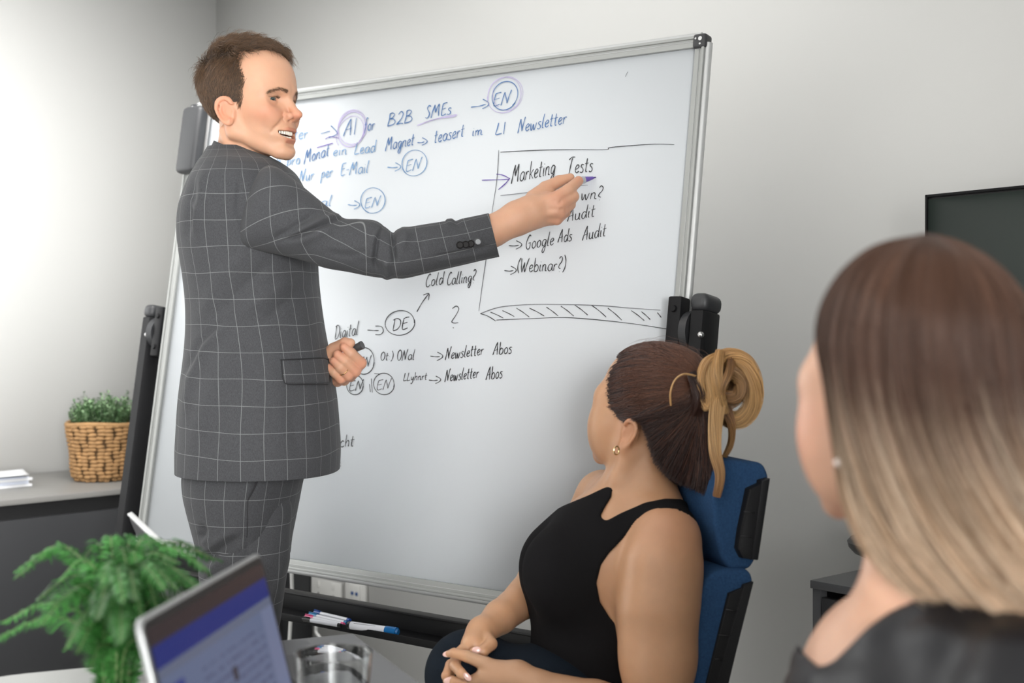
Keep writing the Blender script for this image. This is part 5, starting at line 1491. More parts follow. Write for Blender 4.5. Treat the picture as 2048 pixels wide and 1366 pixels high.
def laptop(name, hinge, along, fwd, W, D, H, tilt, label, lidm, scr=None, zt=.742):
    """hinge: centre of the hinge on the table; along: unit vector along the hinge; fwd: towards the user; tilt: lid lean beyond vertical (deg)"""
    e = empty(name, (hinge.x, hinge.y, zt), label, 'laptop'); Z = Vector((0, 0, 1))
    h = Vector((hinge.x, hinge.y, zt + .006))
    def rp(w, h_, r):
        return round_poly(-w / 2, 0, w / 2, h_, (r, r, r, r))
    b = BM(); b.prism(rp(W, D, .012), -.005, .007, (along, fwd, Z), h, .002); b.out('base', lidm if scr is None else M_SIL, e)
    b = BM(); b.prism(round_poly(-W * .42, D * .12, W * .42, D * .56, (.003,) * 4), .007, .0078, (along, fwd, Z), h); kb = b.out('keyboard_tray', M_KEY, e)
    base_key = None
    for r_ in range(5):
        for k in range(14):
            c = h + along * (-W * .40 + W * .80 * (k + .5) / 14) + fwd * (D * .14 + D * .40 * (r_ + .5) / 5) + Z * .0085
            if base_key is None:
                b = BM(); b.box((0, 0, 0), W * .80 / 14 * .84, D * .40 / 5 * .84, .0016, (along, fwd, Z), .0004); o = b.out('key', M_KEY, None); base_key = o
            else: o = base_key.copy(); COL.objects.link(o)
            o.parent = kb; o.matrix_parent_inverse = Matrix.Identity(4); o.location = c
    b = BM(); b.prism(round_poly(-W * .17, D * .62, W * .17, D * .95, (.004,) * 4), .007, .0076, (along, fwd, Z), h); b.out('trackpad', M_SILD, e)
    t = math.radians(tilt); up = Z * math.cos(t) - fwd * math.sin(t); nrm_ = fwd * math.cos(t) + Z * math.sin(t)   # lid leans away from user; nrm_ = screen normal
    b = BM(); b.prism(rp(W, H, .012), -.006, 0, (along, up, nrm_), h + Z * .004, .0018); b.out('lid', lidm, e)
    b = BM(); b.cyl(h - along * W * .42 + Z * .002, h + along * W * .42 + Z * .002, .006, n=14); b.out('hinge', M_KEY, e)
    o0 = h + Z * .004 + nrm_ * .0006
    m_ = .009
    b = BM(); b.prism(round_poly(-W / 2 + .004, .004, W / 2 - .004, H - .004, (.009,) * 4), 0, .0006, (along, up, nrm_), o0); b.out('screen_border', M_KEY, e)
    v = [o0 + along * x + up * y + nrm_ * .0009 for x, y in ((-W / 2 + m_, .016), (W / 2 - m_, .016), (W / 2 - m_, H - m_ - .003), (-W / 2 + m_, H - m_ - .003))]
    me = bpy.data.meshes.new('display'); me.from_pydata([tuple(x) for x in v], [], [(0, 1, 2, 3)]); uv = me.uv_layers.new(name='UVMap')
    for i, c in enumerate(((0, 0), (1, 0), (1, 1), (0, 1))): uv.data[i].uv = c
    me.update(); d = link('display', me, scr or M_SCR, e, False)
    return e
# front laptop: top edge from photo (283,1240) to (525,1105)
al = Vector((.127, .992, 0)).normalized(); fw = Vector((.992, -.127, 0)).normalized()
tcn = (P(280, 1242, 1.27) + P(526, 1103, 1.63)) / 2
Wd = (P(280, 1242, 1.27) - P(526, 1103, 1.63)).length
Hl = .262; tl_ = 14.5
hz = tcn - (Vector((0, 0, 1)) * math.cos(math.radians(tl_)) - fw * math.sin(math.radians(tl_))) * Hl
M_PAGE = screen_material()
laptop('laptop', hz, al, fw, Wd, .24, tcn.z - .752 > 0 and (tcn.z - .752) / math.cos(math.radians(tl_)) or Hl, tl_, 'silver laptop with a lit blue web page standing open at the front of the desk', M_SIL, M_PAGE)
al2 = Vector((.396, -.918, 0)).normalized() * -1; fw2 = Vector((.918, .396, 0)).normalized()
tc2 = P(262, 1027, 2.20) + de1 * .165
H2 = (tc2.z - .752) / math.cos(math.radians(22))
hz2 = tc2 + fw2 * math.sin(math.radians(22)) * H2
laptop('laptop', hz2, al2, fw2, .31, .19, H2, 22, 'grey laptop half hidden behind the fern, its lid seen edge-on', M_SILD)
l2 = [o for o in COL.objects if o.name.startswith('laptop') and o.parent is None and o.get('category') == 'laptop'][-1]
_up2 = Vector((0, 0, 1)) * math.cos(math.radians(22)) - fw2 * math.sin(math.radians(22)); _n2 = fw2 * math.cos(math.radians(22)) + Vector((0, 0, 1)) * math.sin(math.radians(22))
b = BM(); b.box(hz2 * 1 + Vector((0, 0, tc2.z - hz2.z - .0 * H2)) - fw2 * math.sin(math.radians(22)) * H2 + _n2 * -.002 + _up2 * .001, .322, .0045, .0085, (al2, _up2, _n2), .0015); b.out('lid_edge', mat('bright_silver_edge', (.72, .73, .73), .35, metal=.1, bump=.01), l2)
# ---- drinking glass
gc = Vector((P(667, 1305, 1.74).x, 1.74, .7415))
M_GLASS = bpy.data.materials.new('clear_glass'); M_GLASS.use_nodes = True; g_ = M_GLASS.node_tree.nodes['Principled BSDF']
g_.inputs['Transmission Weight'].default_value = 1; g_.inputs['Roughness'].default_value = .02; g_.inputs['IOR'].default_value = 1.45; g_.inputs['Base Color'].default_value = (.96, .97, .97, 1)
M_WATER = bpy.data.materials.new('water'); M_WATER.use_nodes = True; g_ = M_WATER.node_tree.nodes['Principled BSDF']
g_.inputs['Transmission Weight'].default_value = 1; g_.inputs['Roughness'].default_value = .0; g_.inputs['IOR'].default_value = 1.33
gl = empty('drinking_glass', gc, 'clear faceted drinking glass half full of water on the grey desk', 'glass')
b = BM(); H_ = .128
b.lathe([(0, .001), (.036, .001), (.040, .004), (.0485, H_), (.0488, H_ + .001), (.0465, H_), (.0382, .010), (0, .009)], gc, 48); b.out('glass_body', M_GLASS, gl)
b = BM(); b.lathe([(0, .0105), (.0375, .0115), (.0425, .062), (0, .062)], gc, 40); b.out('water', M_WATER, gl)
# ---- fern
M_FERN = mat('fern_leaf', (.022, .105, .018), .5, noise=.45, nscale=30, spec=.3)
M_FERN2 = mat('fern_leaf_light', (.055, .20, .045), .5, noise=.35, nscale=30, spec=.3)
M_FSTEM = mat('fern_stem', (.14, .20, .08), .5, bump=.1)
fb = Vector((P(235, 1366, 1.66).x, 1.66, .742))
fern = empty('potted_fern', fb, 'lush green fern in a small pot behind the open laptop', 'fern')
b = BM(); b.lathe([(0, 0), (.045, 0), (.060, .085), (.064, .088), (.064, .095), (.055, .095), (.052, .08), (0, .08)], fb, 36); b.out('pot', mat('grey_ceramic_pot', (.30, .30, .30), .4, bump=.04), fern)
b = BM(); b.lathe([(0, .082), (.053, .082)], fb, 24); b.out('soil', mat('fern_soil', (.03, .02, .014), .95, bump=.5), fern)
FR = [  # tip px, py, depth, rise px of the arch
 (5, 1245, 1.58, 1205), (55, 1128, 1.66, 1095), (100, 1215, 1.50, 1170), (130, 1300, 1.52, 1215), (75, 1200, 1.72, 1150), (165, 1120, 1.75, 1090), (225, 1112, 1.72, 1075),
 (300, 1095, 1.72, 1080), (345, 1110, 1.66, 1085), (415, 1140, 1.66, 1095), (425, 1120, 1.78, 1085), (395, 1175, 1.58, 1120), (330, 1180, 1.52, 1130), (270, 1200, 1.46, 1140), (190, 1240, 1.46, 1165),
 (240, 1290, 1.44, 1200), (330, 1290, 1.48, 1240), (300, 1340, 1.46, 1280), (120, 1160, 1.60, 1120), (210, 1170, 1.56, 1115), (380, 1240, 1.52, 1190), (180, 1345, 1.50, 1290), (350, 1150, 1.74, 1100), (260, 1150, 1.62, 1100), (150, 1190, 1.66, 1135), (420, 1200, 1.70, 1150), (285, 1240, 1.50, 1190), (225, 1210, 1.52, 1160)]
rf_ = random.Random(9)
FR2 = list(FR)
for k in range(34):
    a = rf_.choice(FR); FR2.append((a[0] + rf_.uniform(-26, 26), a[1] + rf_.uniform(-14, 40), a[2] + rf_.uniform(-.05, .05), a[3] + rf_.uniform(-8, 30)))
for i, (tx, ty, tY, ay_) in enumerate(FR2):
    tip = P(tx, ty, tY); base = fb + Vector((rf_.uniform(-.02, .02), rf_.uniform(-.02, .02), .082))
    ap = P((tx + 235) / 2 + rf_.uniform(-10, 10), ay_, (tY + 1.66) / 2); ctrl1 = Vector((base.x * .75 + ap.x * .25, base.y * .75 + ap.y * .25, (base.z + ap.z) / 2 + .02))
    pts = crom([tuple(base), tuple(ctrl1), tuple(ap), tuple(tip)], 12)
    sg_ = np.concatenate([[0], np.cumsum(np.linalg.norm(np.diff(pts, axis=0), axis=1))]); L = sg_[-1]
    n = int(L / .0062); ss = np.linspace(.10 * L, L, n); q = np.stack([np.interp(ss, sg_, pts[:, k]) for k in range(3)], 1)
    b = BM(); b.tube([Vector(p) for p in pts[::3]], [.0014 - .0009 * k / len(pts[::3]) for k in range(len(pts[::3]))], 4)
    fr_ = b.out('frond', M_FSTEM, fern)
    v, f = [], []
    T = np.gradient(q, axis=0)
    roll = rf_.uniform(-.7, .7)
    for k in range(n):
        t = Vector(T[k]).normalized(); up = Vector((math.sin(roll), 0, math.cos(roll))); side = t.cross(up); side = side.normalized() if side.length > 1e-3 else Vector((1, 0, 0)); nu_ = side.cross(t)
        tt = k / max(1, n - 1); W = .030 * (math.sin(math.pi * min(1, .10 + tt * .90)) ** .6) * (1 - .35 * tt) + .003
        for sgn in (-1, 1):
            d = (side * sgn + t * rf_.uniform(.45, .75) - nu_ * rf_.uniform(-.25, .55)).normalized(); c = Vector(q[k]); wv_ = (t * .0021)
            l = W * rf_.uniform(.75, 1.1)
            k0 = len(v); v += [c - wv_ * .6, c + wv_ * .6, c + d * l * .5 + wv_ + nu_ * .0012, c + d * l * .5 - wv_ + nu_ * .0012, c + d * l - nu_ * l * .18 + Vector((0, 0, -l * .12))]
            f += [(k0, k0 + 1, k0 + 2, k0 + 3), (k0 + 3, k0 + 2, k0 + 4)]
    o = mesh_np('leaflets', v, f, M_FERN2 if i % 3 == 0 else M_FERN, None, False); adopt(o, fr_); tag(o, kind='stuff')
# ---- blue office chair of the seated woman
M_BLUEF = mat('blue_wool_fabric', (.020, .058, .135), .9, bump=.6, bscale=700, noise=.45, nscale=260, detail=6, spec=.2)
cr_ = Vector((-.34, .94, 0)).normalized(); cfw = Vector((-.94, -.34, 0)).normalized()     # width direction (away), forward
C0 = P(1536, 960, 2.39)
def cpl(px, py, off=0.0):      # pixel -> (u along -forward, z) on the near side plane
    d = Vector(((px - CX) / F, 1, -(py - HY) / F)); o = Vector((0, 0, CZ)); q = o + d * ((C0 + cr_ * off - o).dot(cr_) / d.dot(cr_)); r = q - C0
    return (r.dot(-cfw), r.z)
oc = empty('office_chair', Vector((C0.x, C0.y, 0)) + cfw * .35 + cr_ * .21, 'blue fabric office chair with black side clips on which the woman with the bun sits', 'chair')
def pad(name, poly_px, w, m, bev, off=0.0, parent=None):
    poly = [cpl(x, y, off) for x, y in poly_px]
    b = BM(); b.prism(poly, off, off + w, (-cfw, Vector((0, 0, 1)), cr_), C0, 0)
    es = [e for e in b.b.edges]
    bmesh.ops.bevel(b.b, geom=es, offset=bev, segments=4, profile=.5, affect='EDGES', clamp_overlap=True)
    return b.out(name, m, parent or oc, auto=1.2)
pad('headrest', [(1528, 926), (1540, 952), (1512, 1122), (1500, 1140), (1462, 1142), (1446, 1122), (1430, 1060), (1428, 990), (1440, 932), (1458, 918)], .37, M_BLUEF, .016)
pad('backrest', [(1500, 1138), (1510, 1160), (1452, 1380), (1400, 1620), (1320, 1640), (1352, 1400), (1386, 1215), (1418, 1152), (1448, 1138)], .44, M_BLUEF, .014, -.01)
def clip_(pxs, name):
    poly = [cpl(x, y, -.012) for x, y in pxs]
    b = BM(); b.prism(poly, -.016, .006, (-cfw, Vector((0, 0, 1)), cr_), C0, .003); return b.out(name, M_BLACK, oc)
c1 = clip_([(1497, 978), (1538, 959), (1514, 1120), (1484, 1116), (1475, 1098), (1480, 1060)], 'side_clip'); c2 = clip_([(1456, 1186), (1505, 1166), (1452, 1372), (1400, 1600), (1372, 1600), (1412, 1366)], 'side_clip')
for (xa, ya, xb, yb), cl_ in (((1488, 1023, 1510, 1026), c1), ((1482, 1072, 1504, 1074), c1), ((1452, 1219, 1475, 1222), c2), ((1438, 1270, 1462, 1272), c2), ((1430, 1318, 1444, 1318), c2)):
    pa, pb = [C0 + (-cfw) * u + Vector((0, 0, z)) + cr_ * -.018 for u, z in (cpl(xa, ya, -.018), cpl(xb, yb, -.018))]
    b = BM(); b.cyl(pa, pb, .0012, n=6); adopt(b.out('groove', M_CABK), cl_)
def rim(pxs, name, off0, w):
    poly = [cpl(x, y, off0) for x, y in pxs]; b = BM(); b.prism(poly, off0, off0 + w, (-cfw, Vector((0, 0, 1)), cr_), C0, .002); return b.out(name, M_BLACK, oc)
rim([(1524, 962), (1541, 957), (1517, 1120), (1503, 1120)], 'back_shell', -.018, .45)
rim([(1488, 1170), (1508, 1164), (1456, 1372), (1404, 1620), (1386, 1620), (1432, 1372)], 'back_shell', -.018, .46)
seatc = Vector((w_seat_x := P(1250, 1400, 2.5).x, 2.52, .47))
axs = (cfw, cr_, Vector((0, 0, 1)))
b = BM(); b.box(seatc + cfw * .06 + Vector((0, 0, -.11)), .48, .48, .07, axs, .03, 4); b.out('seat', M_BLUEF, oc)
b = BM(); b.box(seatc + cfw * .04 + Vector((0, 0, -.17)), .40, .40, .03, axs, .01); b.out('seat_shell', M_BLACK, oc)
b = BM(); b.tube([seatc + Vector((0, 0, -.18)), seatc - cfw * .18 + Vector((0, 0, -.19)), seatc - cfw * .20 + Vector((0, 0, -.12)), seatc - cfw * .19 + Vector((0, 0, -.02))], .022, 12); b.out('back_bracket', M_BLACK, oc)
b = BM(); b.cyl((seatc.x, seatc.y, .08), (seatc.x, seatc.y, .30), .025, n=20); b.out('gas_lift', M_STEEL, oc)
for k in range(5):
    a = k * 2 * math.pi / 5 + .3; e_ = Vector((math.cos(a), math.sin(a), 0)); c0 = Vector((seatc.x, seatc.y, .10))
    b = BM(); b.tube([c0, c0 + e_ * .16 + Vector((0, 0, -.005)), c0 + e_ * .30 + Vector((0, 0, -.03))], [.024, .020, .014], 10); sp_ = b.out('star_leg', M_BLACK, oc)
    b = BM(); q_ = c0 + e_ * .30 + Vector((0, 0, -.072)); t_ = Vector((-e_.y, e_.x, 0)); b.cyl(q_ - t_ * .02, q_ + t_ * .02, .027, n=18); adopt(b.out('caster', M_BLACK), sp_)
# ================================================================== seated woman with a bun
def poly_sd(px, py, poly):
    """signed distance (px) to a polygon, negative inside"""
    n = len(poly); d = np.full(len(px), 1e9); ins = np.zeros(len(px), bool)
    for i in range(n):
        ax, ay = poly[i]; bx, by = poly[(i + 1) % n]
        ex, ey = bx - ax, by - ay; t = np.clip(((px - ax) * ex + (py - ay) * ey) / (ex * ex + ey * ey + 1e-9), 0, 1)
        d = np.minimum(d, np.hypot(px - ax - ex * t, py - ay - ey * t))
        c = ((ay > py) != (by > py)) & (px < (bx - ax) * (py - ay) / ((by - ay) if by != ay else 1e-9) + ax)
        ins ^= c
    return np.where(ins, -d, d)
def prism_sd(p, poly, s=1.0):
    px = CX + F * p[:, 0] / p[:, 1]; py = HY - F * (p[:, 2] - CZ) / p[:, 1]
    return poly_sd(px, py, poly) * p[:, 1] / F
M_SKINW = skin_material('warm_skin', (0.52, 0.285, 0.160), rough=.42)
HW = HeadFrame(P(1310, 828, 2.50), 180 + 40, -14, 0, 1.05)
w_origin = Vector((P(1230, 1400, 2.5).x, 2.5, 0))
def wm_arm_near(p):
    return s_chain(p, [P(1334, 1080, 2.375), P(1325, 1130, 2.362), P(1316, 1220, 2.355), P(1316, 1320, 2.350), P(1314, 1430, 2.345)], [.050, .058, .059, .055, .046], .05)
def wm_torso(p):
    d = s_ell(p, P(1262, 1120, 2.52), (.105, .155, .16))
    d = smin(d, s_ell(p, P(1205, 1300, 2.53), (.128, .130, .22)), .06)
    d = smin(d, s_ell(p, P(1230, 1450, 2.53), (.13, .16, .12)), .06)
    for cx_, Y, r in ((1128, 2.445, .066), (1118, 2.585, .068)):
        d = smin(d, s_ell(p, P(cx_, 1145, Y), (.070, .070, .080)), .05)
    d = smin(d, s_ell(p, P(1198, 1078, 2.53), (.085, .11, .075)), .05)
    d = smin(d, s_chain(p, [P(1172, 1052, 2.60), P(1110, 1110, 2.57)], [.035, .043], .01), .04)
    # shoulders / collar bones
    d = smin(d, s_chain(p, [P(1300, 1030, 2.46), P(1336, 1068, 2.385)], [.040, .050], .02), .03)
    d = smin(d, s_chain(p, [P(1232, 985, 2.58), P(1208, 996, 2.67)], [.040, .050], .02), .03)
    d = smin(d, s_chain(p, [P(1240, 1030, 2.50), P(1225, 1120, 2.44)], [.05, .06], .02), .04)
    return d
LHW = dict(  # near (left) hand
    fore=[P(1316, 1440, 2.35), P(1190, 1402, 2.34), P(1075, 1372, 2.355), P(1035, 1352, 2.37)],
    index=[J(1010, 1345, 2.37, 19), J(972, 1328, 2.375, 14), J(935, 1313, 2.39, 11.5), J(908, 1306, 2.40, 9.5), J(895, 1308, 2.405, 6.5)],
    middle=[J(1010, 1362, 2.37, 18), J(968, 1352, 2.372, 14.5), J(935, 1368, 2.39, 12), J(905, 1362, 2.40, 10), J(893, 1362, 2.405, 7.5)],
    ring=[J(1010, 1374, 2.375, 17), J(965, 1378, 2.378, 13.5), J(930, 1388, 2.395, 11.5), J(900, 1390, 2.41, 9)],
    pinky=[J(1010, 1386, 2.38, 15), J(965, 1400, 2.385, 12), J(930, 1410, 2.40, 10), J(908, 1412, 2.41, 8)])
RHW = dict(  # far (right) hand
    palm=[P(962, 1262, 2.49), P(948, 1290, 2.455)],
    thumb=[J(968, 1272, 2.47, 17), J(981, 1288, 2.445, 13.5), J(966, 1303, 2.425, 11.5), J(948, 1303, 2.420, 9)],
    a=[J(940, 1290, 2.45, 14), J(913, 1311, 2.43, 11.5), J(910, 1331, 2.405, 11), J(922, 1346, 2.375, 9.8), J(937, 1357, 2.362, 7)],
    b=[J(935, 1295, 2.46, 13), J(902, 1330, 2.44, 11), J(893, 1352, 2.42, 10), J(905, 1372, 2.41, 8.5)],
    c=[J(935, 1305, 2.47, 12), J(912, 1335, 2.45, 9.5), J(908, 1350, 2.43, 8)])
def wm_nearhand(p):
    d = s_chain(p, LHW['fore'], [.043, .034, .0265, .0250], .01)
    d = smin(d, s_chain(p, [P(1035, 1354, 2.368), P(985, 1350, 2.382)], [.026, .027], .01), .012)
    d = smin(d, s_chain(p, [P(1030, 1368, 2.375), P(980, 1378, 2.39)], [.022, .022], .01), .012)
    for f in ('index', 'middle', 'ring', 'pinky'): d = smin(d, chain(p, LHW[f], .003), .0045)
    return d
def wm_farhand(p):
    d = s_chain(p, [P(1085, 1146, 2.64), P(1050, 1196, 2.60), P(1000, 1234, 2.54), P(962, 1266, 2.485)], [.038, .036, .030, .0235], .01)
    d = smin(d, s_chain(p, RHW['palm'], [.026, .024], .01), .01)
    for f in 'abc': d = smin(d, chain(p, RHW[f], .003), .004)
    return smin(d, chain(p, RHW['thumb'], .003), .004)
def wm_upper(p):
    d = wm_torso(p)
    d = smin(d, wm_arm_near(p), .022)
    # crease between arm and side of the chest
    d = smin(d, s_chain(p, [P(1206, 998, 2.68), P(1150, 1075, 2.69), P(1085, 1146, 2.645), P(1050, 1196, 2.60)], [.052, .042, .038, .036], .02), .02)
    d = smin(d, s_chain(p, [P(1290, 870, 2.49), P(1272, 950, 2.50), P(1262, 1020, 2.52)], [.052, .049, .056], .02), .03)
    d = smin(d, s_chain(p, [P(1300, 950, 2.48), P(1320, 1010, 2.46)], [.03, .032], .02), .05)      # trapezius
    d = smin(d, s_chain(p, [P(1258, 905, 2.45), P(1238, 960, 2.46), P(1222, 1015, 2.49)], [.012, .012, .010], .01), .02)
    d = smin(d, s_chain(p, [P(1215, 1040, 2.48), P(1280, 1015, 2.43), P(1325, 1030, 2.40)], [.010, .010, .008], .01), .025)
    return d
def wm_head(p):
    lp = HW.l(p).astype(np.float32)
    return head_field(lp, smile=False, fem=True) * HW.k
def wm_legs(p):
    d = s_chain(p, [P(1220, 1480, 2.45), P(1080, 1430, 2.44), P(940, 1350, 2.50)], [.10, .088, .070], .03)
    d = smin(d, s_chain(p, [P(940, 1350, 2.50), Vector((P(985, 1350, 2.5).x, 2.56, .36)), Vector((P(900, 1350, 2.5).x, 2.62, .16))], [.068, .052, .036], .02), .03)
    e = s_chain(p, [P(1220, 1480, 2.62), P(1080, 1460, 2.64), P(920, 1440, 2.62)], [.10, .085, .066], .03)
    e = smin(e, s_chain(p, [P(920, 1440, 2.62), Vector((P(930, 1400, 2.6).x, 2.62, .08))], [.062, .04], .02), .03)
    d = smin(d, s_ell(p, P(1110, 1375, 2.50), (.10, .12, .075)), .04)
    return smin(d, e, .02)
def wm_all(p): return smin(smin(wm_upper(p), wm_head(p), .014), wm_nearhand(p), .006)
wparts = []
lo_, hi_ = P(1030, 1470, 2.7), P(1420, 660, 2.3)
a_, q_ = nets(wm_all, (-.08, 2.26, .60), (.42, 2.80, 1.285), .0030)
wparts.append((a_, q_))
def only(f, lo, hi, h):
    return nets(f, lo, hi, h)
wparts.append(nets(lambda p: smin(wm_nearhand(p), p[:, 0] * 0 + 1, .001), (-.14, 2.31, .595), (-.055, 2.43, .74), .0016))
wparts.append(nets(lambda p: wm_nearhand(p), (-.056, 2.28, .560), (.30, 2.45, .72), .0030))
wparts.append(nets(wm_farhand, (-.14, 2.36, .60), (.09, 2.72, .90), .0018))
wparts.append(nets(wm_legs, (-.28, 2.25, .05), (.32, 2.85, .80), .010))
V, Q = join_vq(wparts)
lf = HW.l(V).astype(np.float32); tq_ = np.ones((len(V), 4))
w_ = gauss(np.stack([lf[:, 0], np.abs(lf[:, 1]), lf[:, 2]], 1), (.002, .083, -.026), (.03, .016, .04))
tq_[:, 1] -= .16 * w_; tq_[:, 2] -= .2 * w_
shw = np.exp(-((V - np.array(P(1345, 1060, 2.34))) / np.array((.06, .06, .05))).__pow__(2).sum(1)) * .5
tq_[:, 1] -= .14 * shw; tq_[:, 2] -= .12 * shw
woman = quads_np('person', V - np.array(w_origin), Q, M_SKINW, attrs={'tint': tq_})
woman.location = w_origin
tag(woman, 'seated woman in black sleeveless top, brown hair in a blonde-tipped bun, hands clasped', 'person')
# ---- black top
NH = [(1231, 940), (1229, 966), (1222, 994), (1210, 1014), (1201, 1032), (1207, 1040), (1216, 1040), (1240, 1027), (1290, 1005), (1330, 997), (1362, 998), (1392, 1014), (1430, 1010), (1430, 840), (1231, 840)]
AH = [(1440, 1120), (1418, 1078), (1400, 1055), (1376, 1032), (1346, 1019), (1318, 1020), (1293, 1030), (1270, 1048), (1246, 1078), (1218, 1106), (1202, 1130), (1193, 1166), (1200, 1204), (1220, 1236), (1247, 1262), (1262, 1500), (1440, 1500)]
FS = [(1240, 961), (1205, 977), (1178, 990), (1120, 1014), (1000, 1040), (1000, 900), (1240, 880)]
def top_f(p):
    d = wm_torso(p)
    neck = s_chain(p, [P(1272, 950, 2.50), P(1262, 1020, 2.52)], [.049, .056], .02)
    d = smin(d, neck, .03)
    d = smin(d, s_chain(p, [P(1300, 950, 2.48), P(1320, 1010, 2.46)], [.03, .032], .02), .05) - .0045
    d = smax(d, -prism_sd(p, NH), .003)
    nearside = p[:, 1] - 2.50
    d = smax(d, -np.maximum(prism_sd(p, AH), nearside), .002)
    d = smax(d, -prism_sd(p, FS), .003)
    return d
a_, q_ = nets(top_f, (-.06, 2.28, .50), (.42, 2.80, 1.05), .0034)
M_TOP = mat('black_jersey', (.0085, .008, .0088), .9, bump=.25, bscale=900, spec=.1)
adopt(quads_np('tank_top', a_, q_, M_TOP), woman)
a_, q_ = nets(lambda p: wm_legs(p) - .006, (-.28, 2.25, .12), (.32, 2.85, .80), .006)
adopt(quads_np('trousers', a_, q_, mat('navy_denim', (.0055, .010, .017), .85, spec=.15, bump=.5, bscale=800, noise=.5, nscale=500)), woman)
for ft in (Vector((P(880, 1350, 2.5).x - .03, 2.66, .11)), Vector((P(930, 1400, 2.6).x - .06, 2.62, .05))):
    a_, q_ = nets(lambda p: smin(s_ell(p, ft, (.12, .042, .035)), s_ell(p, ft + Vector((.07, 0, .03)), (.045, .038, .05)), .02), ft - Vector((.15, .07, .06)), ft + Vector((.15, .07, .1)), .006)
    adopt(quads_np('shoe', a_, q_, M_BTN), woman)
# nails
M_NAIL = mat('pale_pink_nail', (.78, .50, .44), .12, coat=.6)
def nail(px, py, Y, dx, dy, L=.0065, W=.0042, parent=woman):
    c = P(px, py, Y); u = Vector((dx, 0, -dy)).normalized(); n = Vector((0, -1, .25)).normalized(); w = u.cross(n).normalized(); n = w.cross(u)
    if n.y > 0: n = -n
    b = BM(); b.sphere(c, 1, 8, (L, W, .0015), Matrix((u, w, n)).transposed()); adopt(b.out('fingernail', M_NAIL), parent)
nail(895, 1308, 2.402, -1, .15, .0085, .0050); nail(935, 1354, 2.358, .8, .8, .0085, .0052); nail(897, 1361, 2.394, -1, .3, .0085, .0055); nail(953, 1300, 2.411, -1, .0, .0080, .0060)
# earring
ec = P(1233, 901, 2.405); b = BM(); pts = [ec + Vector((.0060 * math.cos(t) * .8, .0034 * math.cos(t), .0072 * math.sin(t))) for t in [i * 2 * math.pi / 24 for i in range(25)]]
b.tube(pts, .0013, 8, cap=False); adopt(b.out('earring', mat('polished_gold', (.85, .62, .30), .15, metal=1.0)), woman)

# ---- hair: swept back into the bun
def wkeep(v):
    x, y, z = v[:, 0], np.abs(v[:, 1]), v[:, 2]
    line = np.interp(z, [-.10, -.07, -.045, -.022, -.012, .0, .02, .055, .085, .11], [-.045, -.030, -.020, -.016, .030, .050, .062, .074, .064, .03])
    ear = ((x + .006) / .019) ** 2 + ((z + .029) / .026) ** 2 < 1
    back = z > np.interp(x, [-.12, -.06, -.02, .2], [-.105, -.105, -.075, -.2])
    line = line + .0035 * np.sin(z * 700 + y * 300)
    return (x < np.maximum(line, np.where(z > .08, .085 - (z - .08) * .5, -1))) & ~ear & back
def rays_to_skull(dirs, c, off=0.0):
    t = np.full(len(dirs), .125)
    for _ in range(8):
        t -= (head_field((c + dirs * t[:, None]).astype(np.float32), ears=False, smile=False) - off) * .9
    return t
def updo(n, seed, B_local, lift, k=14):
    r = np.random.default_rng(seed); c = np.array((-.004, 0, .022)); got = []
    while sum(map(len, got)) < n:
        d = r.normal(size=(n * 2, 3)); d /= np.linalg.norm(d, axis=1)[:, None]
        p = c + d * rays_to_skull(d, c)[:, None]; m = wkeep(p); got.append(d[m])
    d0 = np.concatenate(got)[:n]
    dB = B_local + r.normal(size=(n, 3)) * .010 - c; dB /= np.linalg.norm(dB, axis=1)[:, None]
    cosA = np.clip((d0 * dB).sum(1), -1, 1); A = np.arccos(cosA); out = []
    wv = (r.normal(size=n) * .010)
    for i in range(k):
        t = i / (k - 1); tt = t ** .9
        s = (np.sin((1 - tt) * A)[:, None] * d0 + np.sin(tt * A)[:, None] * dB) / np.maximum(np.sin(A), 1e-3)[:, None]
        s[:, 2] += np.sin(t * 3.1) * (wv + .035 * np.sin(d0[:, 2] * 9) * .4) - np.sin(t * 3.14) * .02
        s /= np.linalg.norm(s, axis=1)[:, None]
        R_ = rays_to_skull(s, c) + .0015 + lift * (.4 + .6 * math.sin(min(1, t * 1.3) * 1.57)) * (.7 + .3 * r.uniform(size=n))
        out.append(c + s * R_[:, None])
    return np.stack(out, 1)
BUNL = HW.l(np.array([P(1406, 782, 2.425)]))[0]
M_WH1 = hair_material('dark_auburn_hair', (.024, .009, .007), (.050, .019, .012), .33, .4, spec=.5)
M_WH2 = hair_material('auburn_hair', (.060, .021, .012), (.15, .062, .033), .33, .4, spec=.5)
for n, sd, m, lf_ in ((9000, 1, M_WH1, .007), (4200, 2, M_WH2, .0085)):
    hh = updo(n, sd, BUNL, lf_); strands('hair', HW.w(hh.reshape(-1, 3)).reshape(hh.shape), .00036, m, woman)
cap_v, cap_q = nets(lambda p: head_field(p, ears=False, smile=False) - .0035, (-.12, -.10, -.12), (.115, .10, .13), .0028)
keep = wkeep(cap_v[cap_q].mean(1) + np.array((.006, 0, -.002)))
quads_np('hair_undercoat', HW.w(cap_v), cap_q[keep], mat('auburn_undercoat', (.022, .009, .006), .6, bump=.4, bscale=500), woman)
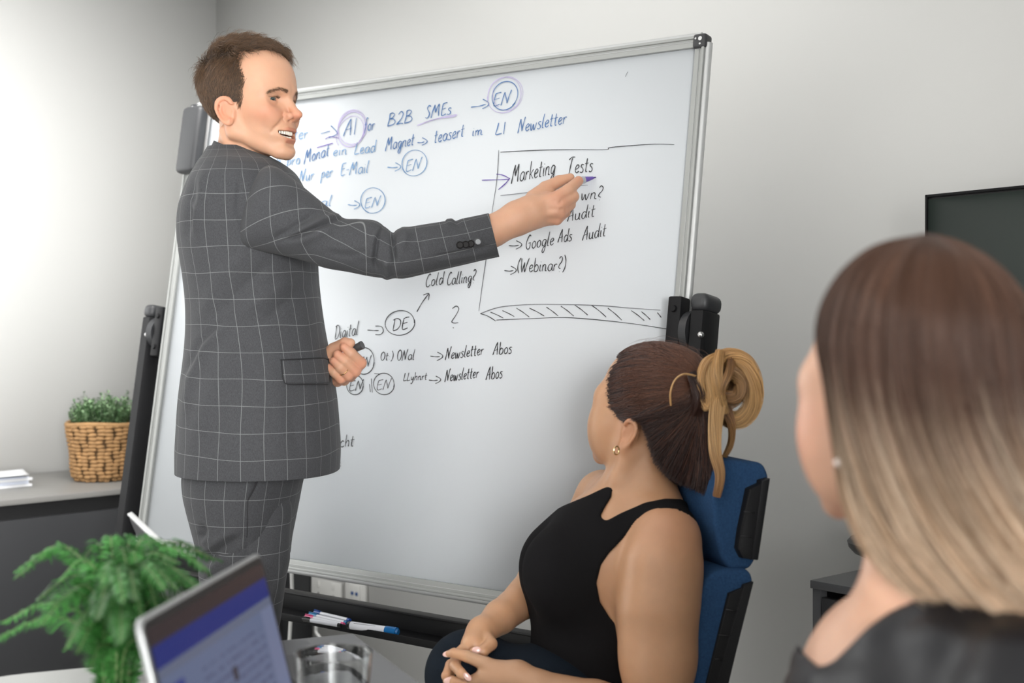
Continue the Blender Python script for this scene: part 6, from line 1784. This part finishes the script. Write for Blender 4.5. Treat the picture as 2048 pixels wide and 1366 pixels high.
def bundle(guide, rpx, n, k=26, seed=0, twist=1.5, taper=(1, 1)):
    g = crom([tuple(P(x, y, Y)) for x, y, Y in guide], 8); s = np.linspace(0, len(g) - 1, k)
    gp = np.stack([np.interp(s, np.arange(len(g)), g[:, i]) for i in range(3)], 1)
    T = np.gradient(gp, axis=0); T /= np.linalg.norm(T, axis=1)[:, None]
    up = np.array((0, -1.0, 0.05)); N1 = np.cross(T, up); N1 /= np.linalg.norm(N1, axis=1)[:, None]; N2 = np.cross(N1, T)
    r = np.random.default_rng(seed); a = r.uniform(0, 6.28, n); q = np.sqrt(r.uniform(0, 1, n)) * rpx * guide[0][2] / F
    tt = np.linspace(0, 1, k); rad = np.interp(tt, [0, 1], taper)
    q = q * r.uniform(.85, 1.25, n)
    ang = a[:, None] + tt[None] * twist + .15 * np.sin(tt[None] * 9 + a[:, None] * 3); rr_ = q[:, None] * rad[None] * (1 + .15 * np.sin(tt[None] * 7 + a[:, None] * 5))
    return gp[None] + rr_[..., None] * (np.cos(ang)[..., None] * N1[None] + np.sin(ang)[..., None] * N2[None])
M_WB1 = hair_material('honey_blonde_hair', (.42, .23, .085), (.60, .38, .17), .36, .35, spec=.5)
M_WB2 = hair_material('dark_honey_hair', (.17, .075, .028), (.42, .24, .10), .36, .4, spec=.5)
M_WB3 = hair_material('tail_hair', (.55, .34, .15), (.32, .15, .055), .36, .35, t0=.5, t1=1, spec=.5)
Yb = 2.41
bun = [
 ([(1425, 745, Yb), (1452, 716, Yb - .01), (1488, 726, Yb - .02), (1507, 768, Yb - .02), (1504, 812, Yb - .015), (1480, 838, Yb - .01), (1450, 832, Yb), (1430, 800, Yb)], 15, 900, M_WB1, 3),
 ([(1445, 712, Yb - .02), (1416, 722, Yb - .03), (1402, 755, Yb - .03), (1403, 790, Yb - .03), (1414, 812, Yb - .03), (1424, 790, Yb - .035), (1420, 750, Yb - .035), (1428, 722, Yb - .03)], 9, 520, M_WB1, 3),
 ([(1425, 770, Yb - .02), (1448, 792, Yb - .03), (1474, 792, Yb - .035), (1482, 766, Yb - .03), (1464, 745, Yb - .025), (1440, 752, Yb - .02)], 11, 500, M_WB2, 3),
 ([(1440, 702, Yb - .03), (1434, 740, Yb - .045), (1438, 785, Yb - .045), (1448, 826, Yb - .03)], 9, 420, M_WB1, 1),
 ([(1462, 716, Yb - .02), (1458, 745, Yb - .045), (1444, 775, Yb - .05), (1440, 800, Yb - .04)], 7, 300, M_WB2, 1),
 ([(1400, 790, Yb), (1430, 800, Yb + .01), (1470, 780, Yb + .01), (1480, 750, Yb + .01), (1450, 740, Yb + .01)], 24, 900, M_WB2, 2),
 ([(1438, 790, Yb - .03), (1431, 840, Yb - .045), (1432, 900, Yb - .055), (1441, 950, Yb - .060), (1433, 994, Yb - .060)], 14, 750, M_WB3, .6),
 ([(1450, 815, Yb - .02), (1463, 850, Yb - .02), (1462, 885, Yb - .01), (1448, 915, Yb)], 9, 350, M_WB2, .5),
 ([(1342, 812, Yb - .045), (1341, 785, Yb - .047), (1350, 760, Yb - .047), (1368, 748, Yb - .045), (1392, 752, Yb - .035)], 1.8, 34, M_WB1, 1),
 ([(1385, 745, Yb - .02), (1396, 775, Yb - .03), (1398, 800, Yb - .03), (1390, 830, Yb - .02)], 11, 300, M_WH1, 1)]
for i, (g, r_, n, m, tw) in enumerate(bun):
    pp = bundle(g, r_, n, seed=i, twist=tw, taper=(1, .45) if i in (6, 7) else (1, 1))
    o = strands('bun_lock' if i < 8 else 'loose_strand', pp, .00042, m, woman)
# flyaways
NB = crom([(1262, 838, 2.40), (1276, 842, 2.402), (1289, 866, 2.400), (1299, 900, 2.400), (1312, 931, 2.405), (1335, 955, 2.405), (1362, 970, 2.410), (1388, 980, 2.395), (1412, 990, 2.385), (1434, 985, 2.380), (1442, 950, 2.380)], 10)
def nape(n, seed, k=16):
    r = np.random.default_rng(seed); s = r.uniform(0, len(NB) - 1, n); i0 = np.clip(s.astype(int), 0, len(NB) - 2); w = (s - i0)[:, None]
    A = NB[i0] * (1 - w) + NB[i0 + 1] * w; A = A + np.stack([r.normal(size=n) * 2.5, r.normal(size=n) * 2.5, r.uniform(-.002, .022, n)], 1)
    E = np.array((1406, 792, 2.405)) + r.normal(size=(n, 3)) * np.array((7, 14, .006))
    M_ = A * .5 + E * .5; sN = (s / (len(NB) - 1))[:, None]
    M_ = M_ + np.concatenate([10 * sN + 2, 10 * (1 - sN) - 4, -.014 + 0 * sN], 1) + r.normal(size=(n, 3)) * np.array((2, 2, .002))
    t = np.linspace(0, 1, k)[None, :, None]; t0 = r.uniform(0, .45, n)[:, None, None] ** 2; t = t0 + (1 - t0) * t
    C = (1 - t) ** 2 * A[:, None] + 2 * t * (1 - t) * M_[:, None] + t ** 2 * E[:, None]
    C[..., 2] += .0012 * np.sin(s[:, None] * 2.3 + t[..., 0] * 3)
    Y = C[..., 2]; return np.stack([(C[..., 0] - CX) / F * Y, Y, CZ - (C[..., 1] - HY) / F * Y], -1)
strands('nape_hair', nape(6500, 3), .00034, M_WH1, woman); strands('nape_hair', nape(2200, 4), .00034, M_WH2, woman)
a_, q_ = nets(lambda p: smin(s_ell(p, P(1366, 885, 2.475), (.046, .052, .070)), s_ell(p, P(1350, 930, 2.47), (.030, .042, .030)), .03), P(1290, 1010, 2.6) - Vector((.02, .25, 0)), P(1440, 780, 2.5) + Vector((.02, .1, .02)), .005)
adopt(quads_np('nape_undercoat', a_, q_, mat('auburn_nape_undercoat', (.022, .009, .006), .6, bump=.4, bscale=500)), woman)
fa = updo(90, 77, BUNL, .022)
strands('flyaway_hair', HW.w(fa.reshape(-1, 3)).reshape(fa.shape), .00016, M_WH2, woman)
# ================================================================== blonde woman in the right foreground
HB = HeadFrame(P(1850, 792, 1.25), 180 + 52, 0, 0, 1.04)
b_origin = Vector((P(1900, 1300, 1.3).x, 1.28, 0))
def bl_neck(p):
    return s_chain(p, [P(1865, 930, 1.27), P(1852, 1120, 1.27), P(1870, 1300, 1.29)], [.052, .050, .062], .02)
def bl_sh(p):
    d = s_chain(p, [P(1700, 1400, 1.46), P(1780, 1330, 1.36), P(1900, 1290, 1.28), P(2010, 1330, 1.19), P(2080, 1400, 1.12)], [.050, .055, .062, .060, .056], .03)
    d = smin(d, s_ell(p, P(1860, 1560, 1.30), (.13, .19, .17)), .06)
    d = smin(d, s_ell(p, P(1900, 1900, 1.30), (.125, .165, .26)), .06)
    d = smin(d, s_chain(p, [P(1690, 1405, 1.47), P(1640, 1720, 1.52), P(1560, 1950, 1.38)], [.050, .042, .034], .02), .03)
    return smin(d, s_chain(p, [P(2090, 1405, 1.10), P(2120, 1750, 1.08), P(1950, 2100, 1.05)], [.056, .044, .036], .02), .03)
def bl_legs(p):
    x0 = b_origin.x; d = None
    for dy in (-.1, .1):
        e = s_chain(p, [Vector((x0, 1.28 + dy, .50)), Vector((x0 - .45, 1.30 + dy, .50)), Vector((x0 - .46, 1.30 + dy, .09)), Vector((x0 - .56, 1.30 + dy, .05))], [.10, .065, .042, .03], .03)
        d = e if d is None else np.minimum(d, e)
    return d
def bl_upper(p):
    lp = HB.l(p).astype(np.float32)
    d = smin(head_field(lp, smile=False, fem=True) * HB.k, bl_neck(p), .02)
    d = smin(d, s_chain(p, [P(1760, 1180, 1.26), P(1690, 1290, 1.32)], [.014, .020], .01), .03)
    return smin(d, bl_sh(p), .03)
M_SKINB = skin_material('light_skin', (0.62, 0.36, 0.245), rough=.45)
pts_ = [nets(bl_upper, (.12, .95, .86), (.62, 1.62, 1.40), .0042), nets(lambda p: smin(bl_sh(p), bl_legs(p), .04), (-.30, .9, .02), (.75, 1.75, .865), .012)]
V, Q = join_vq(pts_); t4 = np.ones((len(V), 4)); lf = HB.l(V).astype(np.float32)
w_ = gauss(np.stack([lf[:, 0], np.abs(lf[:, 1]), lf[:, 2]], 1), (.078, .050, -.030), (.03, .03, .03)); t4[:, 1] -= .22 * w_; t4[:, 2] -= .26 * w_
e_ = gauss(np.stack([lf[:, 0], np.abs(lf[:, 1]), lf[:, 2]], 1), (.082, .044, .000), (.012, .012, .005)) * .85; t4[:, :3] *= (1 - e_[:, None])
blonde = quads_np('person', V - np.array(b_origin), Q, M_SKINB, attrs={'tint': t4}); blonde.location = b_origin
tag(blonde, 'woman with long straight brown-to-blonde hair and black satin blouse in the right foreground', 'person')
eyeball(HB, 1, blonde)
# blouse with an open neckline
VN = [(1600, 1000), (1600, 1300), (1640, 1335), (1668, 1322), (1700, 1290), (1735, 1255), (1780, 1222), (1830, 1200), (1900, 1192), (1960, 1200), (1960, 1000)]
def blouse_f(p):
    d = smin(bl_sh(p), bl_neck(p), .03) - .007
    d = d + .0025 * np.sin(p[:, 0] * 70 + p[:, 2] * 60) * np.sin(p[:, 1] * 50 + p[:, 2] * 30)
    d = smax(d, -prism_sd(p, VN), .003)
    return smax(d, p[:, 2] - P(1800, 1196, 1.28).z - .02, .003)
a_, q_ = nets(blouse_f, (.02, .9, .62), (.75, 1.75, 1.12), .0055)
M_SATIN = mat('black_satin', (.008, .008, .010), .42, bump=.35, bscale=28, spec=.28)
adopt(quads_np('blouse', a_, q_, M_SATIN), blonde)
a_, q_ = nets(lambda p: bl_legs(p) - .008, (-.30, .9, .10), (.60, 1.75, .66), .012)
adopt(quads_np('trousers', a_, q_, M_SATIN), blonde)
b = BM(); ec = P(1676, 925, 1.19); b.sphere(ec, .0035, 8); adopt(b.out('earring', mat('pearl', (.85, .75, .70), .2, coat=.5)), blonde)
# hair: guides in photo px + distance, from the front-left edge round to the back
GD = [
 [(1838, 470, 1.21), (1745, 492, 1.19), (1668, 560, 1.18), (1633, 655, 1.19), (1655, 770, 1.195), (1670, 880, 1.20), (1685, 990, 1.205), (1722, 1085, 1.21), (1778, 1150, 1.215), (1850, 1185, 1.22)],
 [(1842, 468, 1.20), (1765, 490, 1.17), (1695, 560, 1.15), (1665, 680, 1.15), (1680, 810, 1.155), (1712, 930, 1.16), (1758, 1040, 1.17), (1815, 1120, 1.18), (1885, 1185, 1.19), (1950, 1225, 1.19)],
 [(1848, 467, 1.19), (1795, 495, 1.15), (1745, 580, 1.12), (1730, 700, 1.12), (1752, 840, 1.125), (1798, 970, 1.13), (1855, 1075, 1.14), (1925, 1160, 1.15), (2000, 1225, 1.15), (2080, 1280, 1.14)],
 [(1855, 467, 1.18), (1840, 500, 1.135), (1818, 590, 1.105), (1815, 710, 1.10), (1840, 850, 1.105), (1890, 975, 1.11), (1955, 1080, 1.12), (2030, 1170, 1.12), (2110, 1245, 1.11), (2190, 1310, 1.10)],
 [(1862, 468, 1.18), (1885, 505, 1.13), (1895, 600, 1.10), (1900, 720, 1.095), (1930, 860, 1.10), (1985, 985, 1.10), (2055, 1090, 1.10), (2130, 1180, 1.10), (2210, 1260, 1.09), (2290, 1320, 1.08)],
 [(1868, 470, 1.19), (1930, 515, 1.14), (1970, 610, 1.115), (1985, 730, 1.11), (2015, 870, 1.11), (2070, 990, 1.11), (2140, 1095, 1.10), (2210, 1190, 1.09), (2290, 1270, 1.08), (2360, 1330, 1.08)],
 [(1874, 470, 1.21), (1965, 520, 1.18), (2030, 610, 1.16), (2055, 730, 1.15), (2085, 870, 1.14), (2140, 990, 1.13), (2200, 1095, 1.12), (2270, 1190, 1.11), (2340, 1270, 1.10), (2400, 1330, 1.10)],
 [(1872, 468, 1.25), (1975, 512, 1.26), (2055, 600, 1.27), (2085, 730, 1.27), (2110, 870, 1.25), (2160, 990, 1.22), (2230, 1095, 1.20), (2300, 1190, 1.18), (2370, 1270, 1.16), (2430, 1330, 1.15)],
 [(1850, 467, 1.27), (1935, 490, 1.32), (2010, 580, 1.35), (2050, 720, 1.35), (2070, 860, 1.33), (2110, 990, 1.30), (2180, 1095, 1.27), (2260, 1190, 1.24), (2330, 1270, 1.20), (2400, 1330, 1.18)]]
KG = np.array([[tuple(P(x, y, Y)) for x, y, Y in g] for g in GD])       # (9,10,3)
def push_out(c, gap):
    sh = c.shape; q = c.reshape(-1, 3); f = head_field(HB.l(q).astype(np.float32), smile=False, ears=False) * HB.k
    hc_ = np.array(P(1850, 760, 1.25)); d = q - hc_; d[:, 2] *= .3; d /= np.linalg.norm(d, axis=1)[:, None]
    return (q + d * np.clip(gap - f, 0, .05)[:, None] * 1.05).reshape(sh)
def fall(n, seed, jit, inset=(0, .012), k=30, sag=0):
    r = np.random.default_rng(seed); g = crom(KG.reshape(len(KG), -1), 24).reshape(-1, KG.shape[1], 3)
    s = r.uniform(0, 1, n) ** .9; idx = s * (len(g) - 1); i0 = np.clip(idx.astype(int), 0, len(g) - 2); w = (idx - i0)[:, None, None]
    c = g[i0] * (1 - w) + g[i0 + 1] * w                                  # (n,10,3)
    cc = crom(c.transpose(1, 0, 2).reshape(KG.shape[1], -1), 4).reshape(-1, n, 3).transpose(1, 0, 2)
    t = np.linspace(0, cc.shape[1] - 1, k); j0 = np.clip(t.astype(int), 0, cc.shape[1] - 2); ww = (t - j0)[None, :, None]
    c = cc[:, j0] * (1 - ww) + cc[:, j0 + 1] * ww
    hc = np.array(P(1850, 760, 1.26)); tt = np.linspace(0, 1, k)
    ins = r.uniform(inset[0], inset[1], n)[:, None, None]
    dirc = hc[None, None] - c; dirc /= np.linalg.norm(dirc, axis=2, keepdims=True)
    c = c + dirc * ins
    cl = np.stack([np.sin(s * 130), np.sin(s * 171 + 1), np.sin(s * 97 + 2)], 1) * .0045                  # locks
    c = c + (r.normal(size=(n, 1, 3)) * jit + cl[:, None]) * (tt[None, :, None] ** 1.2) + (np.sin(tt[None] * 7 + s[:, None] * 60) * .0022 * tt[None])[..., None] * np.array((1, .5, .3))
    return push_out(c, .006)
for nm, n, sd, root, tip, t0, t1 in (('hair', 9000, 1, (.070, .034, .021), (.66, .46, .30), .44, .88), ('hair_lowlight', 7500, 2, (.040, .020, .013), (.17, .090, .048), .45, 1.0), ('hair_highlight', 4200, 3, (.095, .052, .036), (.88, .70, .52), .38, .74)):
    m = hair_material(nm + '_colour', root, tip, .40, .38, t0, t1, spec=.3)
    strands(nm, fall(n, sd, .0045, (0, .010) if sd != 2 else (.003, .016)), .00036, m, blonde)
# under layer: closed surface below the strands
g = crom(KG.reshape(len(KG), -1), 6).reshape(-1, KG.shape[1], 3); hc = np.array(P(1850, 760, 1.26))
d_ = hc - g; g = g + d_ / np.linalg.norm(d_, axis=2, keepdims=True) * .013; g = push_out(g, .0025)
n0, n1 = g.shape[:2]; qd = [(i * n1 + j, i * n1 + j + 1, (i + 1) * n1 + j + 1, (i + 1) * n1 + j) for i in range(n0 - 1) for j in range(n1 - 1)]
mu = bpy.data.materials.new('hair_under_layer'); mu.use_nodes = True; nt = mu.node_tree; bb = nt.nodes['Principled BSDF']
at = nt.nodes.new('ShaderNodeAttribute'); at.attribute_name = 'len'; cr = nt.nodes.new('ShaderNodeValToRGB'); nt.links.new(at.outputs['Fac'], cr.inputs['Fac'])
cr.color_ramp.elements[0].color = (.035, .02, .013, 1); cr.color_ramp.elements[1].color = (.30, .20, .12, 1); cr.color_ramp.elements[0].position = .3; nt.links.new(cr.outputs['Color'], bb.inputs['Base Color']); bb.inputs['Roughness'].default_value = .6
u_ = quads_np('hair_under_layer', g.reshape(-1, 3), np.array(qd), mu, None, attrs={'len': np.tile(np.linspace(0, 1, n1), n0)}); adopt(u_, blonde)
md = u_.modifiers.new('t', 'SOLIDIFY'); md.thickness = .006
cap_v, cap_q = nets(lambda p: head_field(p, ears=False, smile=False) - .001, (-.12, -.10, -.09), (.115, .10, .14), .004)
def bkeep(v): return (v[:, 0] < np.interp(v[:, 2], [-.1, .03, .06, .1], [.015, .04, .06, .075])) 
kp = bkeep(cap_v[cap_q].mean(1)); sc_ = quads_np('hair_undercoat', HB.w(cap_v), cap_q[kp], mat('brown_undercoat', (.035, .02, .013), .6, bump=.3, bscale=400)); adopt(sc_, blonde)
# her chair (below the frame): a simple seat under her
